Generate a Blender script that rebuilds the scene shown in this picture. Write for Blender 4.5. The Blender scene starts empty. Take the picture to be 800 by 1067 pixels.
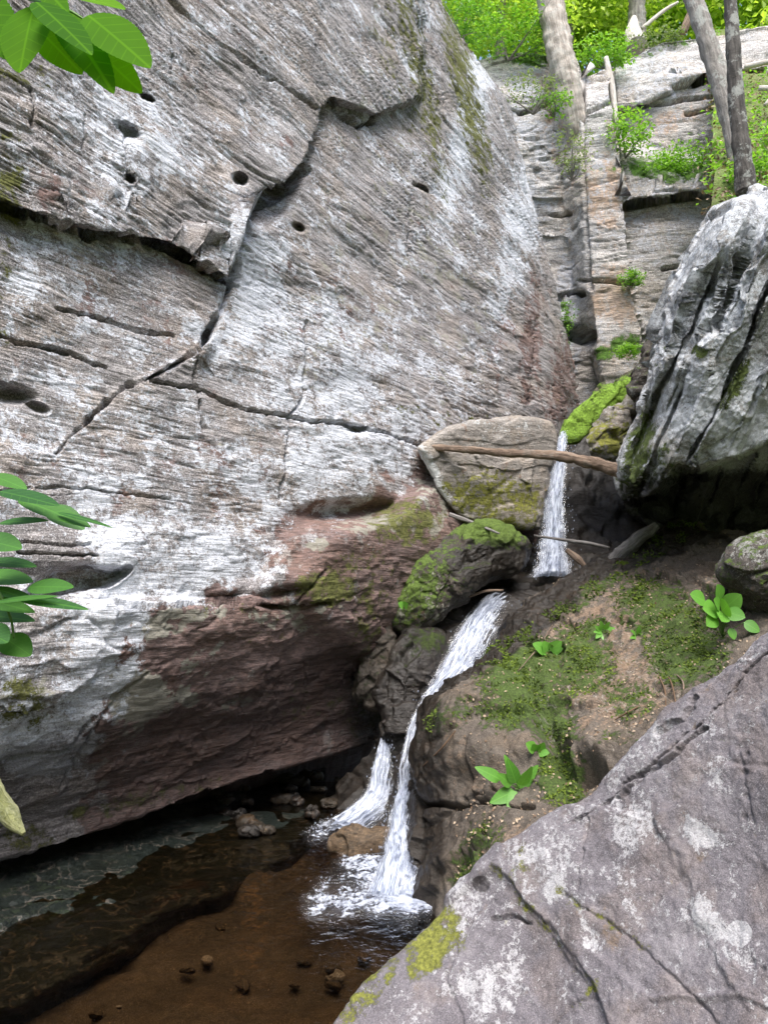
import bpy, math, random
import numpy as np
from math import radians, sin, cos, pi
rng = np.random.default_rng(7); random.seed(7)
S = bpy.context.scene; C = S.collection
F = 770.0; PITCH = radians(5.0)

# ------------------------------------------------------------------ geometry helpers
def W(px, py, y):
    """world point at forward distance y that lies in the photo's direction px,py (survey of the place from the photo)"""
    px = np.asarray(px, float); py = np.asarray(py, float); y = np.asarray(y, float)
    u = (px-400)/F; v = (533.5-py)/F
    k = y/(cos(PITCH)-v*sin(PITCH))
    return np.stack(np.broadcast_arrays(u*k, y, (sin(PITCH)+v*cos(PITCH))*k), -1)
def PIX(P):
    f = P[..., 1]*cos(PITCH)+P[..., 2]*sin(PITCH); f = np.where(np.abs(f) < 1e-3, 1e-3, f)
    v = -P[..., 1]*sin(PITCH)+P[..., 2]*cos(PITCH)
    return 400+F*P[..., 0]/f, 533.5-F*v/f
def hsh(ix, iy, iz, s):
    h = (ix*374761393+iy*668265263+iz*2147483647*3+s*1274126177) & 0xffffffff
    h = ((h ^ (h >> 13))*1274126177) & 0xffffffff
    h = ((h ^ (h >> 16))*2246822519) & 0xffffffff
    return (h ^ (h >> 15)) & 0xffffffff
def pn(P, seed=0):
    """gradient noise about -1..1"""
    sh = P.shape[:-1]; P = P.reshape(-1, 3)
    i = np.floor(P).astype(np.int64); f = P-i; w = f*f*f*(f*(f*6-15)+10); r = 0
    for dx in (0, 1):
        wx = w[:, 0] if dx else 1-w[:, 0]
        for dy in (0, 1):
            wy = w[:, 1] if dy else 1-w[:, 1]
            for dz in (0, 1):
                wz = w[:, 2] if dz else 1-w[:, 2]
                h = hsh(i[:, 0]+dx, i[:, 1]+dy, i[:, 2]+dz, seed)
                gx = (h & 1023)/511.5-1; gy = ((h >> 10) & 1023)/511.5-1; gz = ((h >> 20) & 1023)/511.5-1
                r = r+wx*wy*wz*(gx*(f[:, 0]-dx)+gy*(f[:, 1]-dy)+gz*(f[:, 2]-dz))
    return (r*1.25).reshape(sh)
def fbm(P, sc=1, o=4, seed=0, g=.5, l=2.05):
    sc = np.asarray(sc, float); a = 1; r = 0; t = 0
    for k in range(o):
        r = r+a*pn(P*sc+k*17.3, seed+k); t += a; a *= g; sc = sc*l
    return r/t*1.5
def facets(P, sc, seed=0, jitter=1.0):
    """stepped, faceted displacement: each voronoi cell a tilted plane"""
    sh = P.shape[:-1]; Q = (P*sc).reshape(-1, 3); i = np.floor(Q).astype(np.int64); best = np.full(len(Q), 9e9); val = np.zeros(len(Q))
    sec = np.full(len(Q), 9e9)
    for dx in (-1, 0, 1):
        for dy in (-1, 0, 1):
            for dz in (-1, 0, 1):
                c = i+np.array([dx, dy, dz]); h = hsh(c[:, 0], c[:, 1], c[:, 2], seed)
                p = c+np.stack([(h & 1023)/1023, ((h >> 10) & 1023)/1023, ((h >> 20) & 1023)/1023], -1)*jitter
                d = ((Q-p)**2).sum(-1); h2 = hsh(c[:, 0], c[:, 1], c[:, 2], seed+91)
                g = np.stack([(h2 & 1023)/511.5-1, ((h2 >> 10) & 1023)/511.5-1, ((h2 >> 20) & 1023)/511.5-1], -1)
                v = ((Q-p)*g).sum(-1)*.7+((h >> 5) & 255)/255-.5
                m = d < best; sec = np.where(m, best, np.minimum(sec, d)); val = np.where(m, v, val); best = np.where(m, d, best)
    return val.reshape(sh), (np.sqrt(sec)-np.sqrt(best)).reshape(sh)
def sst(a, b, x):
    t = np.clip((x-a)/(b-a), 0, 1); return t*t*(3-2*t)
def ip(x, pts):
    a = np.array(pts, float); return np.interp(x, a[:, 0], a[:, 1])
def pdist(X, Y, pl):
    d = np.full(X.shape, 1e9)
    for (x0, y0), (x1, y1) in zip(pl[:-1], pl[1:]):
        dx, dy = x1-x0, y1-y0; t = np.clip(((X-x0)*dx+(Y-y0)*dy)/(dx*dx+dy*dy+1e-9), 0, 1)
        d = np.minimum(d, np.hypot(X-x0-t*dx, Y-y0-t*dy))
    return d
def inside(X, Y, pl):
    r = np.zeros(X.shape, bool); n = len(pl)
    for k in range(n):
        x0, y0 = pl[k]; x1, y1 = pl[(k+1) % n]
        if y0 == y1: continue
        r ^= ((y0 > Y) != (y1 > Y)) & (X < (x1-x0)*(Y-y0)/(y1-y0)+x0)
    return r
def region(X, Y, pl, soft=10):
    d = pdist(X, Y, list(pl)+[pl[0]]); return sst(-soft, soft, np.where(inside(X, Y, pl), d, -d))
def blob(X, Y, *bs):
    m = np.zeros(X.shape)
    for b in bs:
        cx, cy, rx, ry, rot, v = b; a = radians(rot); dx = X-cx; dy = Y-cy
        p = (dx*cos(a)+dy*sin(a))/rx; q = (-dx*sin(a)+dy*cos(a))/ry
        m = np.maximum(m, v*np.exp(-(p*p+q*q)**1.5*.7))
    return m
def cr(pts, n):
    """catmull-rom over axis 0"""
    P = np.asarray(pts, float); m = len(P); t = np.linspace(0, m-1, n); i = np.clip(t.astype(int), 0, m-2); f = t-i
    f = f.reshape((-1,)+(1,)*(P.ndim-1)); g = lambda k: P[np.clip(k, 0, m-1)]
    p0, p1, p2, p3 = g(i-1), g(i), g(i+1), g(i+2)
    p0 = np.where((i-1 < 0).reshape(f.shape), 2*p1-p2, p0); p3 = np.where((i+2 > m-1).reshape(f.shape), 2*p2-p1, p3)
    return .5*(2*p1+(p2-p0)*f+(2*p0-5*p1+4*p2-p3)*f*f+(3*p1-p0-3*p2+p3)*f**3)
def loft(rows, nr, nc):
    A = np.array([cr(r, 24) for r in rows]); A = cr(A, nr); A = cr(np.swapaxes(A, 0, 1), nc); return np.swapaxes(A, 0, 1)
def gnorm(P):
    du = np.gradient(P, axis=1); dv = np.gradient(P, axis=0); n = np.cross(du, dv)
    n /= np.linalg.norm(n, axis=-1, keepdims=True)+1e-12
    if (n*P).sum(-1).mean() > 0: n = -n
    return n
def mesh_from(name, V, faces, attrs=None, mat=None, parent=None, smooth=True, sharp=None):
    V = np.ascontiguousarray(V, dtype=np.float32).reshape(-1, 3); me = bpy.data.meshes.new(name)
    faces = np.asarray(faces, dtype=np.int32); k = faces.shape[1]; n = len(faces)
    me.vertices.add(len(V)); me.vertices.foreach_set('co', V.ravel()); me.loops.add(n*k); me.loops.foreach_set('vertex_index', faces.ravel())
    me.polygons.add(n); me.polygons.foreach_set('loop_start', np.arange(0, n*k, k, dtype=np.int32))
    me.polygons.foreach_set('loop_total', np.full(n, k, dtype=np.int32))
    me.polygons.foreach_set('use_smooth', np.full(n, smooth))
    for an, av in (attrs or {}).items():
        av = np.asarray(av, dtype=np.float32)
        if av.shape[-1] == 3 and av.size == V.size:
            a = me.attributes.new(an, 'FLOAT_VECTOR', 'POINT'); a.data.foreach_set('vector', av.ravel())
        elif av.size == len(V)*4:
            a = me.attributes.new(an, 'FLOAT_COLOR', 'POINT'); a.data.foreach_set('color', av.ravel())
        else:
            a = me.attributes.new(an, 'FLOAT', 'POINT'); a.data.foreach_set('value', av.ravel())
    me.update(calc_edges=True); me.validate()
    o = bpy.data.objects.new(name, me); C.objects.link(o)
    if mat: me.materials.append(mat)
    if parent: o.parent = parent
    return o
def gfaces(nr, nc, wrapc=False, off=0):
    i = np.arange(nr-1)[:, None]; j = np.arange(nc if wrapc else nc-1)[None]; j2 = (j+1) % nc
    a = i*nc+j; b = i*nc+j2; c = (i+1)*nc+j2; d = (i+1)*nc+j
    return np.stack([a, b, c, d], -1).reshape(-1, 4)+off
def tag(o, label=None, cat=None, group=None, kind=None):
    if label: o['label'] = label
    if cat: o['category'] = cat
    if group: o['group'] = group
    if kind: o['kind'] = kind
    return o
def empty(name, loc):
    o = bpy.data.objects.new(name, None); C.objects.link(o); o.location = tuple(float(v) for v in loc); return o
def rel(o, root):
    """keep world place when a mesh built in world space goes under an empty"""
    o.parent = root; o.matrix_parent_inverse.identity()
    lx, ly, lz = root.location
    me = o.data; co = np.empty(len(me.vertices)*3, np.float32); me.vertices.foreach_get('co', co)
    co = co.reshape(-1, 3)-np.array([lx, ly, lz], np.float32); me.vertices.foreach_set('co', co.ravel()); me.update(); return o
RC = np.array([[.669, .743, 0], [.743, -.669, 0], [0, 0, 1.]])      # along strata, out of the wall, across strata
def rc(P, R=RC): return P@R.T
def rotm(ax, ay, az):
    ax, ay, az = radians(ax), radians(ay), radians(az)
    X = np.array([[1, 0, 0], [0, cos(ax), -sin(ax)], [0, sin(ax), cos(ax)]]); Y = np.array([[cos(ay), 0, sin(ay)], [0, 1, 0], [-sin(ay), 0, cos(ay)]])
    Z = np.array([[cos(az), -sin(az), 0], [sin(az), cos(az), 0], [0, 0, 1]]); return X@Y@Z
def masks(*m): return np.stack([np.clip(x, 0, 1)*np.ones(m[0].shape) for x in m], -1)

# ------------------------------------------------------------------ material helpers
class NT:
    def __init__(s, name):
        s.m = bpy.data.materials.new(name); s.m.use_nodes = True; s.t = s.m.node_tree; s.t.nodes.clear(); s.out = s.t.nodes.new('ShaderNodeOutputMaterial')
    def n(s, ty, ins=None, **kw):
        d = s.t.nodes.new(ty)
        for k, v in kw.items(): setattr(d, k, v)
        for k, v in (ins or {}).items():
            if isinstance(v, bpy.types.NodeSocket): s.t.links.new(v, d.inputs[k])
            else: d.inputs[k].default_value = v
        return d
    def attr(s, name, out='Vector'): return s.n('ShaderNodeAttribute', attribute_name=name).outputs[out]
    def scale(s, v, sc, loc=(0, 0, 0)): return s.n('ShaderNodeMapping', {0: v, 1: loc, 3: sc}).outputs[0]
    def noise(s, v, sc, det=4, rough=.55, dist=0): return s.n('ShaderNodeTexNoise', {'Vector': v, 'Scale': sc, 'Detail': det, 'Roughness': rough, 'Distortion': dist}).outputs[0]
    def vor(s, v, sc, feature='F1', out=0, rnd=1): return s.n('ShaderNodeTexVoronoi', {'Vector': v, 'Scale': sc, 'Randomness': rnd}, feature=feature).outputs[out]
    def math(s, op, a, b=0, c=0, clamp=False): return s.n('ShaderNodeMath', {0: a, 1: b, 2: c}, operation=op, use_clamp=clamp).outputs[0]
    def ss(s, x, a, b): return s.n('ShaderNodeMapRange', {0: x, 1: a, 2: b, 3: 0., 4: 1.}, interpolation_type='SMOOTHSTEP').outputs[0]
    def mix(s, f, a, b, bt='MIX'):
        d = s.n('ShaderNodeMix', data_type='RGBA', blend_type=bt, clamp_factor=True)
        for k, v in ((0, f), (6, a), (7, b)):
            if isinstance(v, bpy.types.NodeSocket): s.t.links.new(v, d.inputs[k])
            else: d.inputs[k].default_value = v if k == 0 else tuple(v)+(1,)
        return d.outputs[2]
    def ramp(s, x, stops):
        d = s.n('ShaderNodeValToRGB', {0: x}); r = d.color_ramp
        while len(r.elements) < len(stops): r.elements.new(.5)
        for e, (p, c) in zip(r.elements, stops): e.position = p; e.color = tuple(c)+(1,)
        return d.outputs[0]
    def bump(s, h, dist, strength=1, nrm=None):
        i = {'Height': h, 'Distance': dist, 'Strength': strength}
        if nrm: i['Normal'] = nrm
        return s.n('ShaderNodeBump', i).outputs[0]
    def done(s, shader): s.t.links.new(shader, s.out.inputs[0]); return s.m

def rock_mat(name, c0, c1, c2, lichen=(.62, .64, .68), moss=(.09, .13, .025), rust=(.10, .052, .04), wet_shade=.38, k=1.0, fol=1.0, grain=1.0,
             lich_sc=1.0, spots=0.0, veins=0.0, bump=1.0, streak=8.0, lich2=(.30, .29, .24)):
    """masks in attribute m: R lichen, G moss, B wet and painted shade, A rust/brown; m2: olive lichen"""
    t = NT(name); v = t.attr('rc'); mcol = t.n('ShaderNodeAttribute', attribute_name='m'); sep = t.n('ShaderNodeSeparateColor', {0: mcol.outputs['Color']})
    L, G, B = sep.outputs[0], sep.outputs[1], sep.outputs[2]; A = mcol.outputs['Alpha']; M2 = t.attr('m2', 'Fac')
    big = t.noise(v, 1.3*k, 5, .6, .3)
    fs = t.noise(t.scale(v, (1.0, 1.0, streak)), 2.2*k, 7, .65, .25)
    fs2 = t.noise(t.scale(v, (1.0, 1.0, streak*.8), (4, 2, 7)), 9*k, 5, .6, .4)
    med = t.noise(v, 14*k, 6, .7); fine = t.noise(v, 75*k, 4, .75)
    base = t.ramp(t.math('ADD', t.math('MULTIPLY', big, .5), t.math('MULTIPLY', med, .5)), [(.33, c0), (.5, c1), (.68, c2)])
    base = t.mix(t.math('MULTIPLY', t.ss(fs, .62, .40), .55*fol), base, [x*.48 for x in c0])
    base = t.mix(t.math('MULTIPLY', t.ss(fs2, .58, .36), .5*fol), base, [x*.42 for x in c0])
    base = t.mix(t.math('MULTIPLY', t.ss(fine, .50, .66), .6*grain), base, [min(1, x*1.45) for x in c2])
    base = t.mix(t.math('MULTIPLY', t.ss(fine, .50, .36), .6*grain), base, [x*.45 for x in c0])
    rn = t.noise(t.scale(v, (1, 1, .6), (3, 1, 8)), 5*k, 5, .65)
    rmk = t.math('MULTIPLY', t.ss(t.math('ADD', t.math('ADD', t.math('MULTIPLY', t.math('SUBTRACT', rn, .5), 2.2), t.math('MULTIPLY', t.math('SUBTRACT', med, .5), 1.2)), A), .42, .72), .85)
    rcol = t.ramp(t.noise(t.scale(v, (1, 1, 3)), 16*k, 5, .7), [(.3, [x*.35 for x in rust]), (.5, rust), (.7, [min(1, x*1.9) for x in rust])])
    base = t.mix(rmk, base, rcol)
    base = t.mix(t.ss(t.noise(v, 1.7*k, 4, .6), .46, .62), base, t.mix(1.0, base, (1.05, .99, .92), 'MULTIPLY'))
    # olive crust
    on = t.noise(t.scale(v, (1, 1, 1), (9, 9, 2)), 4.5*k, 6, .6)
    om = t.ss(t.math('ADD', t.math('ADD', t.math('MULTIPLY', t.math('SUBTRACT', on, .5), 2.2), t.math('MULTIPLY', t.math('SUBTRACT', med, .5), .8)), M2), .48, .60)
    base = t.mix(t.math('MULTIPLY', om, .85), base, t.mix(med, [x*.6 for x in lich2], [x*1.3 for x in lich2]))
    # crusty pale lichen
    ln = t.math('ADD', t.math('MULTIPLY', t.math('SUBTRACT', t.noise(v, 4.0*k*lich_sc, 6, .65, .6), .5), 1.7), t.math('MULTIPLY', t.math('SUBTRACT', t.noise(v, 20*k*lich_sc, 7, .85, .3), .5), 2.6))
    lm = t.math('MULTIPLY', t.ss(t.math('ADD', ln, L), .52, .64), t.math('SUBTRACT', 1, t.math('MULTIPLY', t.ss(t.noise(v, 55*k*lich_sc, 5, .8), .50, .60), .55)))
    lcol = t.ramp(fine, [(.3, [x*.62 for x in lichen]), (.55, lichen), (.75, [min(.85, x*1.18) for x in lichen])])
    base = t.mix(t.math('MULTIPLY', lm, .9), base, lcol)
    if spots > 0:
        sd = t.vor(t.n('ShaderNodeVectorMath', {0: v, 1: t.n('ShaderNodeTexNoise', {'Vector': v, 'Scale': 14.0}).outputs['Color']}, operation='ADD').outputs[0], 3.2*k)
        sm = t.math('MULTIPLY', t.ss(sd, .20, .14), t.ss(t.noise(v, 2.0, 2), .5, .58))
        base = t.mix(t.math('MULTIPLY', sm, spots), base, lcol)
    if veins > 0:
        vv = t.n('ShaderNodeTexNoise', {'Vector': t.scale(v, (1, 1, 2.4)), 'Scale': 2.6, 'Detail': 6.0, 'Distortion': 1.6}).outputs[0]
        vm = t.ss(t.math('ABSOLUTE', t.math('SUBTRACT', vv, .5)), .016, .003)
        base = t.mix(t.math('MULTIPLY', vm, veins), base, (.42, .36, .30))  # pale swirl lines, water reflections put into the rock colour
    # moss
    mn = t.noise(t.scale(v, (1, 1, 1), (2, 5, 1)), 7*k, 7, .7)
    mm = t.ss(t.math('ADD', t.math('ADD', t.math('MULTIPLY', t.math('SUBTRACT', mn, .5), 2.2), t.math('MULTIPLY', t.math('SUBTRACT', fine, .5), 1.0)), G), .46, .66)
    mcl = t.ramp(t.noise(v, 26*k, 5, .75), [(.3, [x*.35 for x in moss]), (.5, moss), (.72, [x*1.9 for x in moss])])
    base = t.mix(mm, base, mcl)
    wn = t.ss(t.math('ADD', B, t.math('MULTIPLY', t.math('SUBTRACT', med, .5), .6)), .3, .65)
    base = t.mix(wn, base, t.mix(1.0, base, (wet_shade, wet_shade*.97, wet_shade*.95), 'MULTIPLY'))
    rough = t.math('SUBTRACT', .88, t.math('MULTIPLY', t.math('MULTIPLY', wn, t.math('SUBTRACT', 1, mm)), .56))
    h1 = t.bump(fs, .035*bump/k); h2 = t.bump(fs2, .014*bump/k, 1, h1)
    h3 = t.bump(t.math('ADD', med, t.math('MULTIPLY', lm, .10)), .012*bump/k, 1, h2); h4 = t.bump(t.math('ADD', fine, t.math('MULTIPLY', mm, t.noise(v, 160, 3))), .006*bump/k, 1, h3)
    b = t.n('ShaderNodeBsdfPrincipled', {'Base Color': base, 'Roughness': rough, 'Normal': h4, 'Specular IOR Level': .35})
    return t.done(b.outputs[0])

def leaf_mat(name, a, b, tr=.45, rough=.45, sc=3.0, veins=False):
    t = NT(name); oi = t.attr('lv', 'Fac')
    col = t.mix(oi, a, b)
    g = t.n('ShaderNodeNewGeometry').outputs['Position']; col = t.mix(t.math('MULTIPLY', t.noise(g, sc*10, 3), .35), col, [x*.5 for x in a])
    nrm = None; ins = {'Base Color': col, 'Roughness': rough, 'Specular IOR Level': .4}
    if veins:
        uv = t.attr('luv'); s = t.n('ShaderNodeSeparateXYZ', {0: uv}); X, Y = s.outputs[0], s.outputs[1]
        ax = t.math('ABSOLUTE', X); q = t.math('FRACT', t.math('MULTIPLY', t.math('SUBTRACT', Y, t.math('MULTIPLY', ax, .75)), 7.0))
        vn = t.ss(t.math('ABSOLUTE', t.math('SUBTRACT', q, .5)), .09, .0); md = t.ss(ax, .022, .004); vm = t.math('MAXIMUM', t.math('MULTIPLY', vn, .6), md)
        ins['Base Color'] = t.mix(t.math('MULTIPLY', vm, .4), col, [min(1, x*1.25) for x in b]); ins['Normal'] = t.bump(vm, .0006, .35)
    p = t.n('ShaderNodeBsdfPrincipled', ins); tl = t.n('ShaderNodeBsdfTranslucent', {'Color': t.mix(1.0, ins['Base Color'], (1.25, 1.35, .6), 'MULTIPLY')})
    return t.done(t.n('ShaderNodeMixShader', {0: tr, 1: p.outputs[0], 2: tl.outputs[0]}).outputs[0])
def bark_mat(name, a, b, lich=.3, sc=1.0):
    t = NT(name); v = t.attr('rc'); n1 = t.noise(t.scale(v, (1, 1, .12)), 22*sc, 6, .7, .4); n2 = t.noise(v, 30*sc, 5, .7); n3 = t.noise(v, 5*sc, 4, .6)
    col = t.mix(t.ss(n1, .35, .65), a, b); col = t.mix(t.math('MULTIPLY', t.ss(t.math('ADD', n3, t.math('MULTIPLY', n2, .4)), .72, .82), lich), col, (.45, .47, .43))
    return t.done(t.n('ShaderNodeBsdfPrincipled', {'Base Color': col, 'Roughness': .9, 'Normal': t.bump(n2, .01, 1, t.bump(n1, .03))}).outputs[0])

M = {}
M['wall'] = rock_mat('cliff_rock', (.20, .18, .178), (.39, .365, .362), (.55, .525, .525), lichen=(.70, .73, .80), moss=(.12, .125, .035), rust=(.15, .094, .082), streak=9, fol=1.15, bump=1.0)
M['back'] = rock_mat('far_cliff_rock', (.42, .39, .37), (.62, .585, .56), (.76, .73, .705), lichen=(.62, .63, .68), moss=(.10, .20, .03), rust=(.42, .32, .25), k=.55, streak=6, fol=1.1, bump=1.5)
M['fore'] = rock_mat('foreground_rock', (.09, .08, .087), (.152, .137, .150), (.255, .237, .248), lichen=(.45, .44, .45), moss=(.15, .155, .03), rust=(.13, .10, .08), k=2.4, streak=1.4, fol=.2, grain=.7, bump=1.2, lich_sc=.8, spots=.0)
M['gray'] = rock_mat('lichen_boulder_rock', (.20, .20, .205), (.37, .38, .39), (.53, .54, .56), lichen=(.64, .67, .71), moss=(.09, .12, .03), rust=(.14, .10, .08), k=1.2, streak=5, fol=.6, bump=1.3, wet_shade=.13)  # wet tone kept near black to paint the shade of the underside
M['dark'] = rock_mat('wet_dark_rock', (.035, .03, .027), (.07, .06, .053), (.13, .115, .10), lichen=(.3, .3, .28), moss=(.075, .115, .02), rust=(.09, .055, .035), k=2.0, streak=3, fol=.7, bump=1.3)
M['tan'] = rock_mat('tan_block_rock', (.19, .17, .15), (.32, .29, .26), (.43, .40, .37), lichen=(.62, .64, .64), moss=(.16, .16, .03), rust=(.20, .12, .08), k=1.6, streak=5, fol=.8, bump=1.2)
M['soil'] = rock_mat('earthy_rock', (.055, .045, .037), (.115, .095, .077), (.19, .16, .13), lichen=(.34, .30, .25), moss=(.055, .085, .018), rust=(.20, .145, .105), k=2.2, streak=1.6, fol=.35, bump=1.8, wet_shade=.22)
M['slab'] = rock_mat('pool_slab_rock', (.022, .032, .027), (.045, .060, .052), (.09, .11, .10), lichen=(.16, .16, .15), moss=(.03, .05, .02), rust=(.06, .04, .03), k=1.0, streak=3, fol=.8, veins=.5, bump=.8)  # veins paint pale swirling water reflections into the slab colour
M['moss_slab'] = rock_mat('moss_covered_rock', (.05, .05, .03), (.1, .1, .06), (.16, .15, .1), moss=(.16, .27, .03), k=1.4, streak=2, bump=1.5)
M['bed'] = rock_mat('stream_bed_rock', (.035, .030, .023), (.075, .060, .044), (.13, .105, .078), lichen=(.4, .3, .2), moss=(.06, .06, .02), rust=(.13, .088, .052), k=1.4, streak=1.2, fol=.4, bump=1.2)
M['leaf_bg'] = leaf_mat('sunlit_forest_leaves', (.26, .42, .05), (.62, .76, .14), tr=.55, sc=.3)
M['leaf_mid'] = leaf_mat('shrub_leaves', (.10, .25, .03), (.32, .55, .07), tr=.5, sc=.6)
M['leaf_dull'] = leaf_mat('dull_hanging_leaves', (.14, .19, .08), (.32, .40, .16), tr=.4, sc=.6)
M['leaf_near'] = leaf_mat('near_branch_leaves', (.05, .19, .006), (.20, .46, .012), tr=.65, rough=.9, sc=2, veins=True)
M['leaf_side'] = leaf_mat('side_branch_leaves', (.04, .13, .03), (.10, .27, .035), tr=.40, rough=.5, sc=2, veins=True)
M['leaf_plant'] = leaf_mat('herb_leaves', (.07, .22, .03), (.17, .40, .06), tr=.35, rough=.4, sc=3, veins=True)
M['moss'] = leaf_mat('moss_tufts', (.035, .06, .01), (.20, .28, .035), tr=.3, rough=.9, sc=2)
M['litter'] = leaf_mat('dry_leaf_litter', (.14, .085, .05), (.46, .36, .26), tr=.1, rough=.8, sc=5)
M['bark_dark'] = bark_mat('dark_bark', (.028, .024, .02), (.095, .085, .075), .45)
M['bark_gray'] = bark_mat('grey_bark', (.15, .135, .12), (.30, .275, .25), .5)
M['bark_pale'] = bark_mat('pale_dead_wood', (.38, .34, .30), (.62, .58, .53), .2)
M['log'] = bark_mat('weathered_log', (.09, .06, .042), (.28, .20, .145), .12, 1.4)
M['wood_gray'] = bark_mat('grey_driftwood', (.10, .09, .085), (.27, .25, .24), .2, 1.4)
M['stem'] = leaf_mat('green_stem', (.10, .2, .04), (.16, .28, .06), tr=.1)

# ------------------------------------------------------------------ object builders
def sheet(name, P, mat, m, m2=None, R=RC, parent=None, wrap=False):
    nr, nc = P.shape[:2]
    at = {'rc': rc(P, R), 'm': m}
    if m2 is not None: at['m2'] = m2
    return mesh_from(name, P, gfaces(nr, nc, wrap), at, mat, parent)
def displace(P, fn, N=None, R=RC):
    N = gnorm(P) if N is None else N
    return P+N*fn(P, rc(P, R))[..., None]
def grooves(Q, sx, sz, w, seed, thr=0.0):
    """sparse thin grooves running along the strata"""
    n = pn(Q*np.array([sx, sx*2, sz])+fbm(Q, 1.2, 2, seed+5)[..., None]*np.array([0, 0, .8]), seed)
    pres = sst(thr, thr+.3, fbm(Q, .9, 3, seed+9))
    return -np.exp(-(n/w)**2)*pres
def strata(Q, amp=.03, sz=5.0, seed=0):
    """stepped layer edges"""
    h = Q[..., 2]*sz+fbm(Q, .7, 3, seed)*1.3
    i = np.floor(h); f = h-i
    k = lambda j: (hsh(j.astype(np.int64), np.zeros_like(j, dtype=np.int64), np.zeros_like(j, dtype=np.int64), seed) & 255)/255-.5
    v = k(i)*(1-sst(.85, 1, f))+k(i+1)*sst(.85, 1, f)
    return v*amp

def boulder(name, outline, dm, tf, tb, mat, maskfn, n_th=260, n_s=150, tilt=(0, 0), center=None, b=.75, a=.8, noise=.06, nsc=2.2, fac=.05, fsc=2.0,
            strat=.015, R=RC, seed=1, extra=None, parent=None, m2fn=None, fst=(1, 1, 1), smooth_out=True):
    """rounded angular rock: outline surveyed at depth dm, front and back thickness in metres; tilt = metres of depth per 100 px"""
    ol = np.array(outline, float); c = np.array(center if center else ol.mean(0))
    ang = np.arctan2(ol[:, 1]-c[1], ol[:, 0]-c[0]); o = np.argsort(ang); ang = ang[o]; ol = ol[o]; r = np.hypot(*(ol-c).T)
    th = np.linspace(-pi, pi, n_th, endpoint=False)
    rr = np.interp(th, np.r_[ang-2*pi, ang, ang+2*pi], np.r_[r, r, r])
    ker = np.ones(5)/5; rr = np.convolve(np.r_[rr[-2:], rr, rr[:2]], ker, 'valid')
    s_ = np.linspace(0, pi, 6000); qa = np.abs(np.sin(s_))**a; za = np.sign(np.cos(s_))*np.abs(np.cos(s_))**b*.6
    al = np.cumsum(np.r_[0, np.hypot(np.diff(qa), np.diff(za))]); s = np.interp(np.linspace(0, al[-1], n_s), al, s_)[:, None]
    q = np.abs(np.sin(s))**a; dz = np.sign(np.cos(s))*np.abs(np.cos(s))**b
    X = c[0]+rr*np.cos(th)*q; Y = c[1]+rr*np.sin(th)*q
    D = dm+(X-c[0])/100*tilt[0]+(Y-c[1])/100*tilt[1]-np.where(dz > 0, tf, tb)*dz
    if extra: D = D+extra(X, Y)*(dz > -.3)
    P = W(X, Y, D)
    Pw = np.concatenate([P[:, -1:], P, P[:, :1]], 1); N = gnorm(Pw)[:, 1:-1]; cen = P.reshape(-1, 3).mean(0)
    if ((P-cen)*N).sum(-1).mean() < 0: N = -N
    N[:2] = N[2].mean(0)/np.linalg.norm(N[2].mean(0)); N[-2:] = N[-3].mean(0)/np.linalg.norm(N[-3].mean(0))
    Q = rc(P, R); fv, fe = facets((Q+fbm(Q, 2.0, 4, seed+3)[..., None]*.22)*np.array(fst), fsc, seed)
    d = noise*fbm(Q, nsc, 5, seed)+fac*fv*sst(0, .10, fe)+strata(Q, strat, 7, seed)+noise*.25*fbm(Q, nsc*6, 3, seed+20)
    P = P+N*d[..., None]; X, Y = PIX(P)
    o = mesh_from(name, P, gfaces(n_s, n_th, True), {'rc': rc(P, R), 'm': maskfn(X, Y, P), 'm2': m2fn(X, Y, P) if m2fn else np.zeros(X.shape)}, mat, parent)
    return o

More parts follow.
